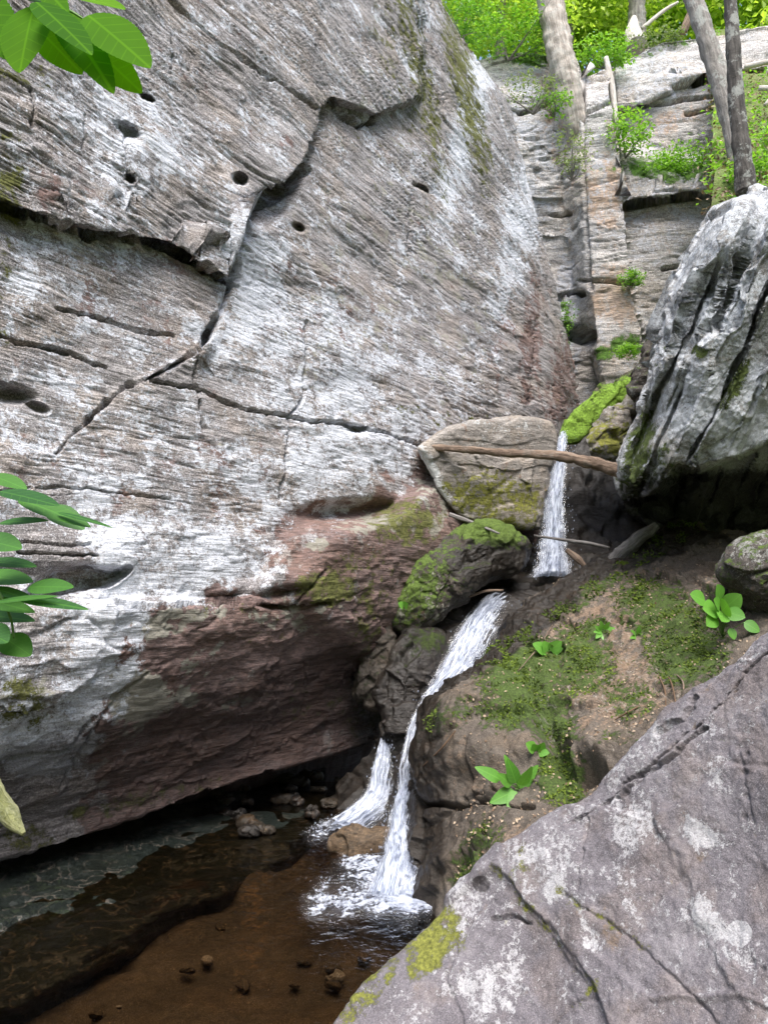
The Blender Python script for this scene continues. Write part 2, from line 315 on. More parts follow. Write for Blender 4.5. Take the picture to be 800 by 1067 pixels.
def tube(name, pts, rad, mat, parent=None, n=14, seg=60, noise=.15, nsc=8, seed=0, flat=1.0, cap=True):
    P = cr(np.array(pts, float), seg); r = cr(np.array(rad, float)[:, None], seg)[:, 0]
    T = np.gradient(P, axis=0); T /= np.linalg.norm(T, axis=1, keepdims=True); ref = np.array([.13, .4, .9]) if abs(T[:, 2]).mean() < .8 else np.array([1., .2, 0])
    A = np.cross(T, ref); A /= np.linalg.norm(A, axis=1, keepdims=True); B = np.cross(T, A); th = np.linspace(0, 2*pi, n, endpoint=False)
    off = A[:, None]*np.cos(th)[None, :, None]+B[:, None]*np.sin(th)[None, :, None]*flat
    V = P[:, None]+off*r[:, None, None]; V = V+off*(fbm(V, nsc, 3, seed)*noise*r[:, None])[..., None]
    L = np.cumsum(np.r_[0, np.linalg.norm(np.diff(P, axis=0), axis=1)])
    rcv = np.stack([np.cos(th)[None]*r[:, None]*np.ones((seg, n)), np.sin(th)[None]*r[:, None]*np.ones((seg, n)), L[:, None]*np.ones((seg, n))], -1)
    Vc = np.concatenate([V.reshape(-1, 3), P[:1], P[-1:]]); rcv = np.concatenate([rcv.reshape(-1, 3), rcv[0, :1], rcv[-1, :1]])
    f = gfaces(seg, n, True); k = seg*n; j = np.arange(n); j2 = (j+1) % n
    f = np.concatenate([f, np.stack([np.full(n, k), j2, j, j], -1)[:, :4], np.stack([np.full(n, k+1), (seg-1)*n+j, (seg-1)*n+j2, (seg-1)*n+j2], -1)])
    q = f[:-2*n]; t = f[-2*n:, :3]
    me = bpy.data.meshes.new(name); me.from_pydata(Vc.tolist(), [], q.tolist()+t.tolist())
    a = me.attributes.new('rc', 'FLOAT_VECTOR', 'POINT'); a.data.foreach_set('vector', rcv.astype(np.float32).ravel())
    me.polygons.foreach_set('use_smooth', np.ones(len(me.polygons), bool)); me.update()
    o = bpy.data.objects.new(name, me); C.objects.link(o); me.materials.append(mat)
    if parent: rel(o, parent)
    return o

def leaf_shape(L, Wd, serr=0, n=9, tip=.5, fold=.12, droop=.15, heart=0):
    """one leaf as a mesh strip along +x, lies in xy"""
    x = np.linspace(0, 1, n); w = (np.sin(np.pi*x**tip))**.66*(1-.12*x); w[0] = .02; w[-1] = 0
    if serr: w = w*(1+serr*(np.arange(n) % 2-.5)); w[-1] = 0
    X = x; z = -droop*x**2
    left = np.stack([X-heart*np.where(x < .15, 1, 0)*.1, w*Wd/L/2*1.0, z+fold*w*Wd/L/2], -1); mid = np.stack([X, 0*x, z], -1); right = left*np.array([1, -1, 1])
    V = np.concatenate([left, mid, right])*L; f = []
    for i in range(n-1):
        f += [[i, n+i, n+i+1, i+1], [n+i, 2*n+i, 2*n+i+1, n+i+1]]
    uv = np.concatenate([np.stack([w*.5*Wd/L, x, 0*x], -1), np.stack([0*x, x, 0*x], -1), np.stack([-w*.5*Wd/L, x, 0*x], -1)])
    return V, np.array(f), uv
def basis(d, up):
    d = np.asarray(d, float); d = d/np.linalg.norm(d); up = np.asarray(up, float); s = np.cross(up, d); s /= np.linalg.norm(s)+1e-9; u = np.cross(d, s); return np.stack([d, s, u], 0)
def leaf(name, base, d, up, L, Wd, mat, parent, lv=.5, **kw):
    V, f, uv = leaf_shape(L, Wd, **kw); V = V@basis(d, up)+np.asarray(base)
    o = mesh_from(name, V, f, {'luv': uv, 'lv': np.full(len(V), lv)}, mat)
    return rel(o, parent) if parent else o

def scatter_leaves(name, pos, size, mat, parent=None, updir=(0, -.3, 1), spread=.9, aspect=.55, lvr=(0, 1), seed=0, lv=None):
    """many small pointed leaves as one foliage mesh"""
    g = np.random.default_rng(seed); n = len(pos); size = np.broadcast_to(size, n)*g.uniform(.6, 1.25, n)
    nrm = np.array(updir)+g.normal(0, spread, (n, 3)); nrm /= np.linalg.norm(nrm, axis=1, keepdims=True)
    d = g.normal(0, 1, (n, 3)); d[:, 2] -= .3; d -= nrm*(d*nrm).sum(1, keepdims=True); d /= np.linalg.norm(d, axis=1, keepdims=True); s = np.cross(nrm, d)
    sz = size[:, None]; p = pos
    V = np.stack([p, p+d*sz*.45+s*sz*aspect*.5+nrm*sz*.08, p+d*sz-nrm*sz*.12, p+d*sz*.45-s*sz*aspect*.5+nrm*sz*.08], 1).reshape(-1, 3)
    f = np.arange(n)[:, None]*4+np.array([[0, 1, 2, 3]]); l = g.uniform(*lvr, n) if lv is None else np.clip(lv+g.normal(0, .15, n), 0, 1)
    o = mesh_from(name, V, f, {'lv': np.repeat(l, 4)}, mat, smooth=False)
    return rel(o, parent) if parent else o
def clumps(c, r, n, per, seed, flat=.6):
    """leaf positions gathered in twiggy clumps inside an ellipsoid"""
    g = np.random.default_rng(seed); c = np.array(c); r = np.array(r)
    u = g.normal(0, 1, (n, 3)); u /= np.linalg.norm(u, axis=1, keepdims=True); cc = c+u*r*(g.uniform(.1, 1, (n, 1))**.5)
    cs = g.uniform(.10, .26, (n, 1, 1))*r.mean()
    o = g.normal(0, 1, (n, per, 3))*cs*np.array([1, 1, flat]); return (cc[:, None]+o).reshape(-1, 3)

# ================================================================== camera, light
cd = bpy.data.cameras.new('camera'); co = bpy.data.objects.new('camera', cd); C.objects.link(co)
cd.sensor_fit = 'VERTICAL'; cd.sensor_height = 24; cd.lens = 24*F/1067; cd.clip_start = .05; cd.clip_end = 1000
co.rotation_euler = (radians(90)+PITCH, 0, 0); S.camera = co
SUN_EL, SUN_AZ = 60, 172          # azimuth: degrees clockwise from the view direction
w = bpy.data.worlds.new('World'); S.world = w; w.use_nodes = True; nt = w.node_tree
sky = nt.nodes.new('ShaderNodeTexSky'); sky.sky_type = 'NISHITA'; sky.sun_disc = False; sky.sun_elevation = radians(SUN_EL); sky.sun_rotation = radians(SUN_AZ)
sky.dust_density = 3.0; sky.ozone_density = .6
bg = nt.nodes['Background']; nt.links.new(sky.outputs[0], bg.inputs[0]); bg.inputs[1].default_value = .15
sl = bpy.data.lights.new('sun', 'SUN'); so = bpy.data.objects.new('sun', sl); C.objects.link(so); sl.energy = 2.8; sl.angle = radians(35); sl.color = (1, .98, .95)
sd = np.array([sin(radians(SUN_AZ))*cos(radians(SUN_EL)), cos(radians(SUN_AZ))*cos(radians(SUN_EL)), sin(radians(SUN_EL))])
from mathutils import Vector
so.rotation_euler = Vector(sd).to_track_quat('Z', 'Y').to_euler()
S.view_settings.view_transform = 'Standard'; S.view_settings.look = 'None'; S.view_settings.gamma = 1; S.view_settings.exposure = 1.12
S.cycles.max_bounces = 6; S.cycles.transparent_max_bounces = 16

# ================================================================== left cliff
TV = np.array([.669, .743, 0]); NV = np.array([.743, -.669, 0]); P0 = np.array([3.1, 12., 0.])
LEAN = .11
def wall_y(px, py, D):
    """distance at which the sight line meets the leaning wall plane moved D along its normal"""
    d = W(px, py, np.ones(np.shape(px))); n = NV+np.array([0, 0, LEAN])    # plane: (P-P0).NV + LEAN*z = D
    return (P0@NV+D)/(d@n)
edge = [(-120, 360), (-60, 420), (-20, 452), (10, 464), (40, 482), (70, 502), (95, 521), (120, 534), (150, 541), (200, 553), (250, 566), (310, 581), (360, 593), (400, 602), (430, 602), (455, 596), (520, 580), (600, 560), (650, 520), (700, 480), (780, 440), (900, 420), (1200, 420)]
lip = [(-400, 985), (-200, 940), (0, 893), (60, 880), (120, 858), (180, 838), (250, 812), (330, 790), (400, 768), (440, 758), (620, 740)]
NR, NC = 760, 560
s = np.linspace(0, 1, NC)[None]; tt = np.linspace(0, 1, NR)[:, None]
X = 400*np.ones((NR, NC)); Y = -70+tt*900*np.ones((1, NC))
for _ in range(25):
    X = -230+(ip(Y, edge)+230)*s; Y = -90+(ip(X, lip)+90)*tt
jx = fbm(np.stack([X, Y, 0*X], -1), .02, 3, 3)*7; jy = fbm(np.stack([X, Y, 0*X], -1), .02, 3, 8)*7
Xj, Yj = X+jx, Y+jy
lipd = ip(X, lip)-Y
D = np.zeros_like(X)
D += -.95*sst(240, 0, lipd)**1.5
D += .16*region(Xj, Yj, [(-400, 150), (-400, 190), (0, 212), (45, 225), (95, 242), (140, 247), (190, 263), (225, 284), (244, 293), (247, 260), (250, 225), (262, 208), (300, 193), (316, 172), (328, 150), (336, 116), (345, 104), (395, 124), (440, 100), (440, -200), (-400, -200)], 4)
D += -.03*region(Xj, Yj, [(243, 292), (225, 335), (208, 362), (128, 402), (60, 468), (-300, 500), (-300, 200), (0, 212)], 4)
# brown lower block standing proud under the little roof, with its sloping ledge
lb = region(Xj, Yj, [(160, 628), (262, 618), (300, 560), (330, 545), (385, 545), (425, 520), (470, 490), (640, 500), (640, 900), (-300, 900), (-300, 632)], 9)
D += .24*lb*sst(-400, 200, X)
D += .18*region(Xj, Yj, [(300, 600), (345, 552), (400, 540), (440, 505), (480, 560), (500, 700), (380, 700), (320, 640)], 18)
D += -.30*blob(X, Y, (362, 533, 42, 9, -4, 1)) -.22*blob(X, Y, (232, 624, 34, 6, -3, 1), (290, 618, 26, 5, -12, .5))
D += -.30*region(Xj, Yj, [(28, 618), (55, 592), (90, 588), (133, 594), (105, 612), (70, 622)], 5)-.22*blob(X, Y, (5, 410, 24, 7, 10, 1), (38, 424, 10, 4, 20, .7), (-60, 600, 80, 10, 0, 1))
D += .05*blob(X, Y, (80, 580, 90, 22, 0, 1))
# pockets in the rock
for b in ((134, 137, 11, 5, 35), (153, 101, 6, 2, 25), (250, 187, 6, 5, 20), (311, 237, 5, 3, 30), (136, 186, 4, 2.5, 30), (370, 448, 9, 4, 10), (438, 196, 6, 2.5, 25), (92, 240, 8, 3, 15), (280, 215, 24, 14, -40)):
    D += -.16*blob(X, Y, b+(1.0,))
D += .10*blob(X, Y, (213, 365, 8, 13, 20, 1.0))
edg = ip(Y, edge)-X
D += -.28*sst(26, 0, edg)**2
Q0 = np.stack([X/90, Y/90, 0*X], -1)
D += .10*fbm(Q0, .7, 3, 30)
Yd = wall_y(X, Y, D); P = W(X, Y, Yd)
# the rock turns away behind its far edge and under its lip
ex = []
for k in range(1, 14):
    q = k/13; ex.append(P[:, -1]-NV*(.10*q+1.4*q**2)+TV*(.25*np.sin(q*pi/2)*.6))
P = np.concatenate([P, np.stack(ex, 1)], 1); lo = []
for k in range(1, 26):
    q = k/25; lo.append(P[-1]-NV*(1.5*q)+np.array([0, 0, 1.])*(.08*np.sin(q*pi)-1.3*sst(.45, 1, q)))
P = np.concatenate([P, np.stack(lo, 0)], 0)
N = gnorm(P); X, Y = PIX(P)
def wrc(P):
    q = rc(P); q[..., 2] = np.where(q[..., 2] > 0, q[..., 2]*(1+.06*np.clip(q[..., 0]-2, 0, 12)), q[..., 2]); return q   # beds dip more towards the gully
Q = wrc(P)
jx = fbm(Q, 2.2, 4, 3)*5; jy = fbm(Q, 2.2, 4, 8)*5; XJ, YJ = X+jx, Y+jy
comb = .8*np.clip(.25+.75*sst(360, 230, Y)+.75*sst(380, 520, X), 0, 1)*sst(560, 470, Y); pl_ = sst(-.35, .45, fbm(Q, .5, 2, 77))
d = .045*fbm(Q*np.array([1, 1, 1.6]), 1.1, 5, 40)+strata(Q, .022, 4.5, 11)*pl_*(.4+.6*comb)+strata(Q+fbm(Q, 3, 2, 9)[..., None]*.03, .012, 19, 12)*comb
d += .008*comb*fbm(Q*np.array([.7, 1, 8]), 5.2, 5, 50)+.010*comb*fbm(Q*np.array([1, 1, 2.5]), 3.0, 4, 56)+.007*fbm(Q*np.array([1, 1, 3]), 9, 4, 51)
lw = sst(520, 640, Y)
d += (.045*grooves(Q, .6, 6.0, .03, 60, .1)+.03*grooves(Q, 1.0, 13, .05, 61, .05)+.02*grooves(Q, 2.2, 30, .08, 62, -.1))*(.3+.7*comb)*(1-.5*lw)
fv, fe = facets(Q*np.array([.45, 1, 1.3])+fbm(Q, 2.3, 4, 90)[..., None]*.35, 1.7, 71)
d += lw*(.05*fv*sst(.0, .12, fe)+.035*fbm(Q*np.array([.5, 1, 2.4]), 2.2, 5, 93)+.022*(1-np.abs(pn(Q*np.array([1.2, 1, 3.2])+fbm(Q, 3, 3, 91)[..., None]*.5, 92)))**6)+(1-lw)*.02*fv*sst(0, .1, fe)
cjx = fbm(Q, 14, 3, 201); cjy = fbm(Q, 14, 3, 202)
def crack(pl, w, a, wn=.5):
    return -a*1.15*np.clip(1-pdist(XJ+2.2*cjx, YJ+2.2*cjy, pl)/(1.5*w*(1+.9*fbm(Q, 6, 3, 5))), 0, 1)**.8
d += crack([(-20, 206), (0, 214), (45, 228), (95, 244), (120, 247)], 3, .2)+crack([(90, 244), (140, 249), (190, 266), (225, 287), (243, 297)], 4.5, .36)
d += crack([(243, 296), (248, 262), (251, 228), (262, 213), (300, 199), (317, 176)], 4.6, .42)+crack([(317, 176), (328, 150), (336, 118), (345, 106), (372, 134), (395, 122)], 2.2, .22)
d += crack([(241, 296), (226, 335), (208, 362)], 3.2, .34)+crack([(208, 362), (190, 376), (160, 391), (128, 402), (95, 435), (60, 468)], 2.0, .2)
d += crack([(208, 365), (205, 400), (215, 445)], 1.4, .1)+crack([(160, 395), (205, 408), (260, 428), (300, 433), (345, 442), (398, 452), (470, 470)], 1.5, .12)
d += crack([(60, 322), (135, 343), (180, 350)], 1.5, .13)+crack([(0, 352), (60, 363), (110, 380)], 1.6, .13)+crack([(120, 622), (60, 628), (-100, 628)], 1.6, .07)
d += crack([(120, 630), (180, 631), (240, 629), (300, 633), (345, 629)], 2.0, .2)+crack([(180, 36), (178, 82)], .9, .04)+crack([(320, 335), (318, 400), (304, 440), (293, 520)], 1.2, .07)
d += crack([(20, 564), (95, 568)], 1.2, .08)+crack([(20, 575), (100, 579)], 1.2, .08)+crack([(300, 632), (330, 605), (340, 596)], 1.2, .06)+crack([(0, 510), (60, 505), (180, 520)], 1.1, .04)
d += crack([(33, 90), (35, 130)], 1.2, .05)+crack([(90, 120), (88, 160)], .9, .03)+crack([(131, 140), (136, 185)], .9, .03)
d += crack([(170, -5), (215, 33), (262, 70), (330, 112)], 1.8, .10)+crack([(60, 820), (110, 740), (150, 700)], 1.2, .04)+crack([(100, 745), (70, 780), (-40, 800)], 1.4, .05)
d += crack([(560, 330), (556, 380), (552, 420)], 1.5, .04)+crack([(430, 190), (425, 270)], 1, .03)+crack([(318, 690), (316, 745)], 1., .03)
P = P+N*d[..., None]; X, Y = PIX(P)
L = .38+.36*fbm(Q, 1.6, 3, 101)+blob(X, Y, (110, 470, 150, 110, 0, .10), (110, 690, 36, 130, 12, .75), (190, 600, 90, 50, -20, .40), (250, 520, 150, 90, 0, .20), (310, 500, 60, 60, 0, .35), (380, 460, 70, 60, 20, .28), (40, 300, 70, 60, 0, .15), (100, 130, 90, 50, 20, .30),
               (330, 380, 120, 60, 20, .30), (540, 250, 18, 130, 12, .45), (490, 110, 14, 120, 14, .45), (45, 795, 40, 14, 5, .7), (20, 770, 40, 40, 0, .5), (270, 290, 30, 60, 0, .4))
jb = fbm(Q, 1.2, 5, 301)*60; jc = fbm(Q, 1.2, 5, 302)*45
jb = jb+fbm(Q, 5, 5, 303)*55; jc = jc+fbm(Q, 5, 5, 304)*40
L *= 1-.8*region(X+jb, Y+jc, [(150, 640), (170, 655), (300, 600), (290, 545), (340, 535), (470, 480), (700, 500), (700, 900), (60, 900), (110, 760), (140, 700)], 30)
L *= 1-.55*blob(X, Y, (560, 370, 45, 80, 0, 1))
L *= 1-.8*region(X+jx*3, Y+jy*3, [(-300, 800), (110, 790), (140, 760), (300, 640), (700, 600), (700, 1100), (-300, 1100)], 10)*(1-blob(X, Y, (45, 795, 45, 16, 5, 1)))
G = blob(X, Y, (436, 70, 15, 150, -12, .62), (486, 100, 16, 110, -13, .72), (412, 60, 22, 160, -12, .40), (10, 200, 22, 70, 0, .62), (0, 280, 18, 100, 0, .42), (20, 75, 60, 20, 10, .5), (340, 615, 38, 20, 0, .75), (425, 545, 40, 26, 0, .75), (20, 735, 30, 40, 0, .55), (505, 45, 25, 50, -40, .55),
         (395, 745, 40, 30, 0, .5), (350, 740, 90, 30, 10, .38), (250, 650, 60, 30, 0, .34), (380, 600, 50, 40, 0, .45), (400, 120, 60, 120, -10, .26), (130, 835, 120, 14, -14, .5), (480, 440, 60, 12, 0, .45), (420, 430, 30, 10, 0, .4), (384, 640, 20, 60, 10, .55), (590, 420, 14, 30, 0, .3), (20, 870, 60, 20, 0, .5))
B = sst(720, 800, Y+jx*6+.25*(X-100))*.6+.4*blob(X, Y, (370, 720, 110, 50, 0, .8))+sst(150, 20, ip(X, lip)-Y)*.75
A = .13+.26*fbm(Q, 1.3, 4, 131)+region(X+jb, Y+jc, [(150, 640), (290, 610), (290, 545), (340, 535), (470, 480), (700, 500), (700, 900), (60, 900), (110, 760)], 20)*(.95+.5*fbm(Q, 1.5, 4, 303))+blob(X, Y, (553, 360, 13, 75, 4, .6), (528, 350, 14, 60, 6, .4), (590, 395, 20, 50, 8, .62), (240, 480, 40, 20, 0, .42), (160, 330, 60, 30, 10, .28), (110, 310, 50, 30, 0, .28), (320, 310, 80, 40, 20, .3), (60, 200, 60, 20, 20, .3), (190, 270, 60, 15, 20, .3), (250, 500, 60, 60, 0, .25), (150, 500, 60, 40, 0, .25))
m2 = blob(X, Y, (145, 725, 40, 28, 0, 1.), (195, 725, 14, 12, 0, .9), (250, 740, 30, 20, 0, .5), (165, 655, 30, 14, 0, .75), (130, 760, 60, 15, -20, .5), (330, 570, 18, 12, 0, .7), (390, 300, 110, 190, 20, .36), (470, 330, 60, 120, 0, .38), (300, 640, 60, 20, 0, .5), (230, 700, 60, 30, 0, .36), (400, 100, 60, 120, 0, .3), (60, 60, 60, 40, 0, .3), (200, 640, 40, 10, 0, .7), (400, 545, 50, 14, 0, .6), (450, 520, 20, 40, 0, .6), (20, 730, 40, 40, 0, .5))
o = mesh_from('cliff', P, gfaces(*P.shape[:2]), {'rc': wrc(P), 'm': masks(L, G, B, A), 'm2': m2}, M['wall'])
tag(o, 'towering grey and white lichen-covered rock wall split by a zigzag crack, left of the waterfall', 'cliff', kind='structure')

# ================================================================== far cliff
gx = np.arange(470, 1010, 1.4); gy = np.arange(20, 480, 1.4); X, Y = np.meshgrid(gx, gy)
q = np.stack([X/60, Y/60, 0*X], -1); wob = fbm(q, 1.5, 4, 4)*4
rl = ip(Y, [(0, 562), (90, 575), (180, 583), (260, 592), (330, 602), (400, 626), (480, 640)]); rr_ = ip(Y, [(0, 598), (90, 604), (180, 607), (260, 612), (330, 617), (400, 628), (480, 645)])
c2 = ip(Y, [(0, 632), (100, 638), (180, 650), (300, 660), (365, 672), (480, 690)])
D = np.where(X < rl, 15.0, np.where(X < rr_, 15.0-.62*(X-rl)/(rr_-rl+1e-6), np.where(X < c2+wob*.2, 14.35, 15.0)))
kk = np.ones(3)/3; D = np.apply_along_axis(lambda a: np.convolve(np.pad(a, 1, 'edge'), kk, 'valid'), 1, D)
led = ip(X, [(600, 130), (640, 150), (690, 168), (770, 172), (1000, 190)]); up = sst(led+14, led-14, Y+wob*2)*(X > c2)
D = D+up*1.1+(X > c2)*(-.25)*region(X+wob, Y+wob, [(660, 112), (712, 90), (750, 76), (800, 70), (800, 0), (640, 0), (640, 112)], 2)
D += (X > c2)*(-.35)*sst(204, 200, Y+wob-.16*(720-X))*(Y > led) + .5*sst(330, 470, Y)*0
top = ip(X, [(470, 70), (540, 58), (600, 62), (604, 84), (632, 74), (650, 66), (690, 46), (745, 40), (800, 30), (1010, 0)])
keep = Y > top
lat = sst(60, 0, Y-top)**3*.5; D = D+lat
lef = X < rl
D += lef*(-.10)*strata(np.stack([X/40, 0*X, Y/40], -1), 1.0, 2.2, 5)*1.2
P = W(X, np.maximum(Y, top-1.5), D)
P = np.concatenate([(P[:1]+np.array([0, 14, 3.])), P], 0)
N = gnorm(P); N[0] = N[2]
Q = P@rotm(0, 5, 0).T; 
fv, fe = facets(Q*np.array([.5, .5, 1.1]), .9, 8); d = .06*fv*sst(0, .08, fe)+strata(Q, .045, 1.9, 3)+strata(Q, .04, 5, 6)+.05*fbm(Q, 1.5, 5, 9)+((gr_ := np.concatenate([((X[:1] > 0)*0.), ((X > rl) & (X < rr_))*1.])))*.035*fbm(np.stack([(Q[..., 0]*8+Q[..., 2]*2.4), Q[..., 1]*2, Q[..., 2]*.8], -1), 1, 4, 88)+.05*grooves(Q, .4, 3, .05, 14)+.04*grooves(Q, .5, 8, .06, 15)
X, Y = PIX(P)
def crk(X, Y, pl, w, a): return -a*np.exp(-(pdist(X+fbm(Q, 2, 3, 2)*2, Y+fbm(Q, 2, 3, 3)*2, pl)/w)**2)
for pl, w_, a in (([(606, 70), (608, 180), (613, 288), (616, 300)], 1.8, .5), ([(636, 90), (650, 180), (660, 300), (672, 365)], 1.4, .3), ([(704, 92), (725, 85), (748, 78)], 3.4, .6), ([(665, 112), (705, 106), (755, 98)], 1.5, .3), ([(715, 120), (755, 110)], 1.5, .3),
                  ([(655, 214), (690, 207), (740, 200)], 2.6, .5), ([(520, 200), (560, 222), (590, 222)], 2, .3), ([(605, 120), (625, 112), (640, 103)], 1.6, .3), ([(690, 280), (760, 268)], 1.4, .25), ([(604, 292), (664, 296)], 1.6, .2), ([(540, 120), (575, 108), (600, 100)], 1.5, .25), ([(585, 310), (602, 306)], 3, .5), ([(590, 345), (612, 352)], 6, .6)):
    d = d+crk(X, Y, pl, w_, a)
P = P+N*d[..., None]*np.r_[0, np.ones(P.shape[0]-1)][:, None, None]; X, Y = PIX(P)
G = blob(X, Y, (700, 178, 70, 14, 4, .75), (655, 292, 26, 8, 0, .5), (645, 362, 26, 14, -20, .75), (590, 340, 8, 40, 0, .6), (690, 50, 60, 8, -14, .45), (560, 60, 60, 10, 0, .7), (610, 180, 10, 20, 0, .3), (740, 150, 40, 20, 0, .4), (680, 400, 30, 40, 0, .5))
A = .15+blob(X, Y, (635, 210, 24, 40, 0, .5), (640, 320, 26, 40, 0, .55), (690, 128, 40, 12, -10, .5), (580, 90, 20, 120, -6, .45), (640, 120, 20, 30, 0, .3))
Lm = .32+blob(X, Y, (690, 80, 60, 30, 0, .3), (590, 330, 14, 70, 0, .4), (550, 150, 30, 100, 0, .3), (720, 230, 80, 60, 0, .2)); o = mesh_from('cliff', P, gfaces(*P.shape[:2]), {'rc': Q, 'm': masks(Lm, G, blob(X, Y, (600, 350, 14, 30, 0, .5)), A), 'm2': blob(X, Y, (700, 120, 60, 14, -8, .35), (640, 260, 40, 60, 0, .2))}, M['back'])
tag(o, 'pale tan blocky cliff with upright columns and ledges closing the ravine behind the waterfall', 'cliff', kind='structure')

# ================================================================== stream bed, pool, water
ZW = -2.5
def atz(px, py, z):
    d = W(px, py, np.ones(np.broadcast(px, py).shape)); return d*(np.asarray(z)/d[..., 2])[..., None]
rows = [[(530, 425, 12.6), (590, 425, 12.8), (650, 425, 12.8), (720, 420, 12.4), (800, 420, 12)], [(525, 480, 11.6), (580, 480, 11.6), (650, 480, 11.6), (720, 480, 11.2), (800, 480, 10.8)],
        [(500, 560, 10.9), (570, 566, 10.9), (640, 565, 10.8), (710, 560, 10.5), (800, 560, 10.0)], [(490, 596, 10.0), (560, 600, 9.9), (620, 598, 9.8), (690, 592, 9.6), (800, 590, 9.4)],
        [(470, 625, 9.3), (535, 619, 9.2), (590, 622, 9.1), (660, 640, 9.0), (760, 660, 8.6)], [(440, 660, 8.9), (500, 640, 8.95), (545, 640, 8.9), (620, 690, 8.6), (700, 720, 8.2)],
        [(420, 705, 8.6), (470, 688, 8.45), (520, 690, 8.4), (570, 740, 8.1), (640, 780, 7.6)], [(395, 755, 8.5), (436, 742, 8.05), (465, 745, 7.95), (520, 790, 7.6), (600, 830, 7.2)],
        [(378, 800, 8.6), (415, 800, 7.95), (438, 800, 7.7), (500, 850, 7.2), (580, 880, 6.8)], [(330, 835, 8.7), (400, 840, 7.75), (436, 845, 7.5), (500, 900, 6.8), (560, 930, 6.4)],
        [(290, 868, 8.2), (385, 880, 7.35), (438, 890, 6.95), (500, 940, 6.3), (550, 960, 6.0)], [(250, 930, 7.1), (370, 935, 6.9), (440, 950, 6.5), (500, 980, 5.9), (550, 1000, 5.7)]]
A_ = loft(rows, 330, 200); P = W(A_[..., 0], A_[..., 1], A_[..., 2]); N = gnorm(P); Q = rc(P)
fv, fe = facets(Q, 3.0, 33); P = P+N*(.09*fbm(Q, 2.0, 5, 31)+.10*fv*sst(0, .1, fe)+.02*fbm(Q, 8, 3, 32))[..., None]; X, Y = PIX(P)
tag(sheet('stream_bed', P, M['dark'], masks(0*X, .25*blob(X, Y, (600, 600, 90, 30, 0, 1)), .6+.5*(Y < 615), .1+blob(X, Y, (375, 885, 70, 22, 0, 1.)))), 'wet dark rock bed stepping down under the cascades into the pool', 'stream bed', kind='structure')  # wet mask raised over the cave also paints the shade of the hollow

g1, g2 = np.meshgrid(np.linspace(-14, 6, 400), np.linspace(-3, 12.5, 330)); P = np.stack([g1, g2, ZW-.30+0*g1], -1)
fv, fe = facets(P*np.array([1, 1, 0]), 2.2, 5); P[..., 2] += .08*fbm(P, .8, 4, 3)+.07*fv*sst(.0, .25, fe)+.035*facets(P, 7, 9)[0]+.02*fbm(P, 7, 3, 8)+.6*sst(3.5, 6, g1)
X, Y = PIX(P); tag(sheet('pool_bed', P, M['bed'], masks(.1+0*X, 0*X, .0+0*X, .0+.5*blob(X, Y, (265, 960, 22, 80, 10, 1), (300, 880, 40, 30, 0, 1)))), 'brown stony bottom of the pool', 'pool bed', kind='structure')

t = NT('clear_pool_water'); g = t.n('ShaderNodeNewGeometry').outputs['Position']
n1 = t.noise(t.scale(g, (1, 1, 1)), 5.5, 3, .5, .6); n2 = t.noise(g, 20, 3, .5, .5)
dd = t.n('ShaderNodeVectorMath', {0: g, 1: (.15, 6.6, ZW)}, operation='DISTANCE').outputs['Value']; near = t.ss(dd, 2.6, .2)
nb = t.bump(n1, .10, t.math('ADD', .12, t.math('MULTIPLY', near, .8))); nb = t.bump(n2, .03, t.math('ADD', .05, t.math('MULTIPLY', near, .95)), nb)
fr = t.n('ShaderNodeFresnel', {'IOR': 1.33, 'Normal': nb}).outputs[0]
gl = t.n('ShaderNodeBsdfGlossy', {'Color': (.9, .93, 1, 1), 'Roughness': .04, 'Normal': nb}); tr = t.n('ShaderNodeBsdfTransparent', {'Color': (.52, .43, .32, 1)})
M['water'] = t.done(t.n('ShaderNodeMixShader', {0: fr, 1: tr.outputs[0], 2: gl.outputs[0]}).outputs[0])
g1, g2 = np.meshgrid(np.linspace(-14, 3.2, 260), np.linspace(-2, 9.3, 260)); P = np.stack([g1, g2, ZW+0*g1], -1)
P[..., 2] += .006*fbm(P, 2.0, 3, 3)+.022*np.exp(-((g1-.1)**2+(g2-6.4)**2)/1.2)*fbm(P, 5, 3, 6)
tag(mesh_from('water', P, gfaces(260, 260), None, M['water']), 'shallow brown pool of clear rippled water at the foot of the falls', 'pool', kind='structure')

# long dark slab lying half under water along the left side of the pool
gx, gy = np.meshgrid(np.arange(-260, 340, 1.8), np.arange(790, 1110, 1.6))
q = np.stack([gx/70, gy/50, 0*gx], -1); wx = fbm(q, 1, 4, 5)*12; wy = fbm(q, 1, 4, 9)*7
fe_ = ip(gx+wx, [(-300, 1170), (-60, 1090), (0, 1064), (60, 1034), (110, 1000), (140, 985), (170, 962), (230, 935), (262, 905), (300, 895), (318, 878), (345, 850)])-(gy+wy)
h = -.75+.71*sst(-60, 22, fe_)+.13*sst(10, 190, fe_)+.05*fbm(q, 1.2, 4, 2)*sst(0, 30, fe_)-.10*blob(gx, gy, (215, 905, 60, 12, -12, 1))
P = atz(gx, gy, ZW+h); Q = rc(P, rotm(8, 8, 20)); N = gnorm(P)
P = P+N*(strata(Q, .03, 16, 6)+.02*grooves(Q, .6, 12, .10, 7, -.2)+.012*fbm(Q, 4, 4, 3))[..., None]; X, Y = PIX(P)
tag(sheet('submerged_slab', P, M['slab'], masks(.25*blob(X, Y, (250, 925, 60, 20, -20, 1), (60, 1010, 80, 20, -25, .9)), .1+.3*blob(X, Y, (60, 930, 120, 40, -15, 1)), .85+0*X, .1+.5*blob(X, Y, (180, 935, 50, 12, -28, 1)), ), 0*X, rotm(8, 8, 20)), 'smooth dark greenish slab half under water beneath the cliff, left edge of the pool', 'rock')

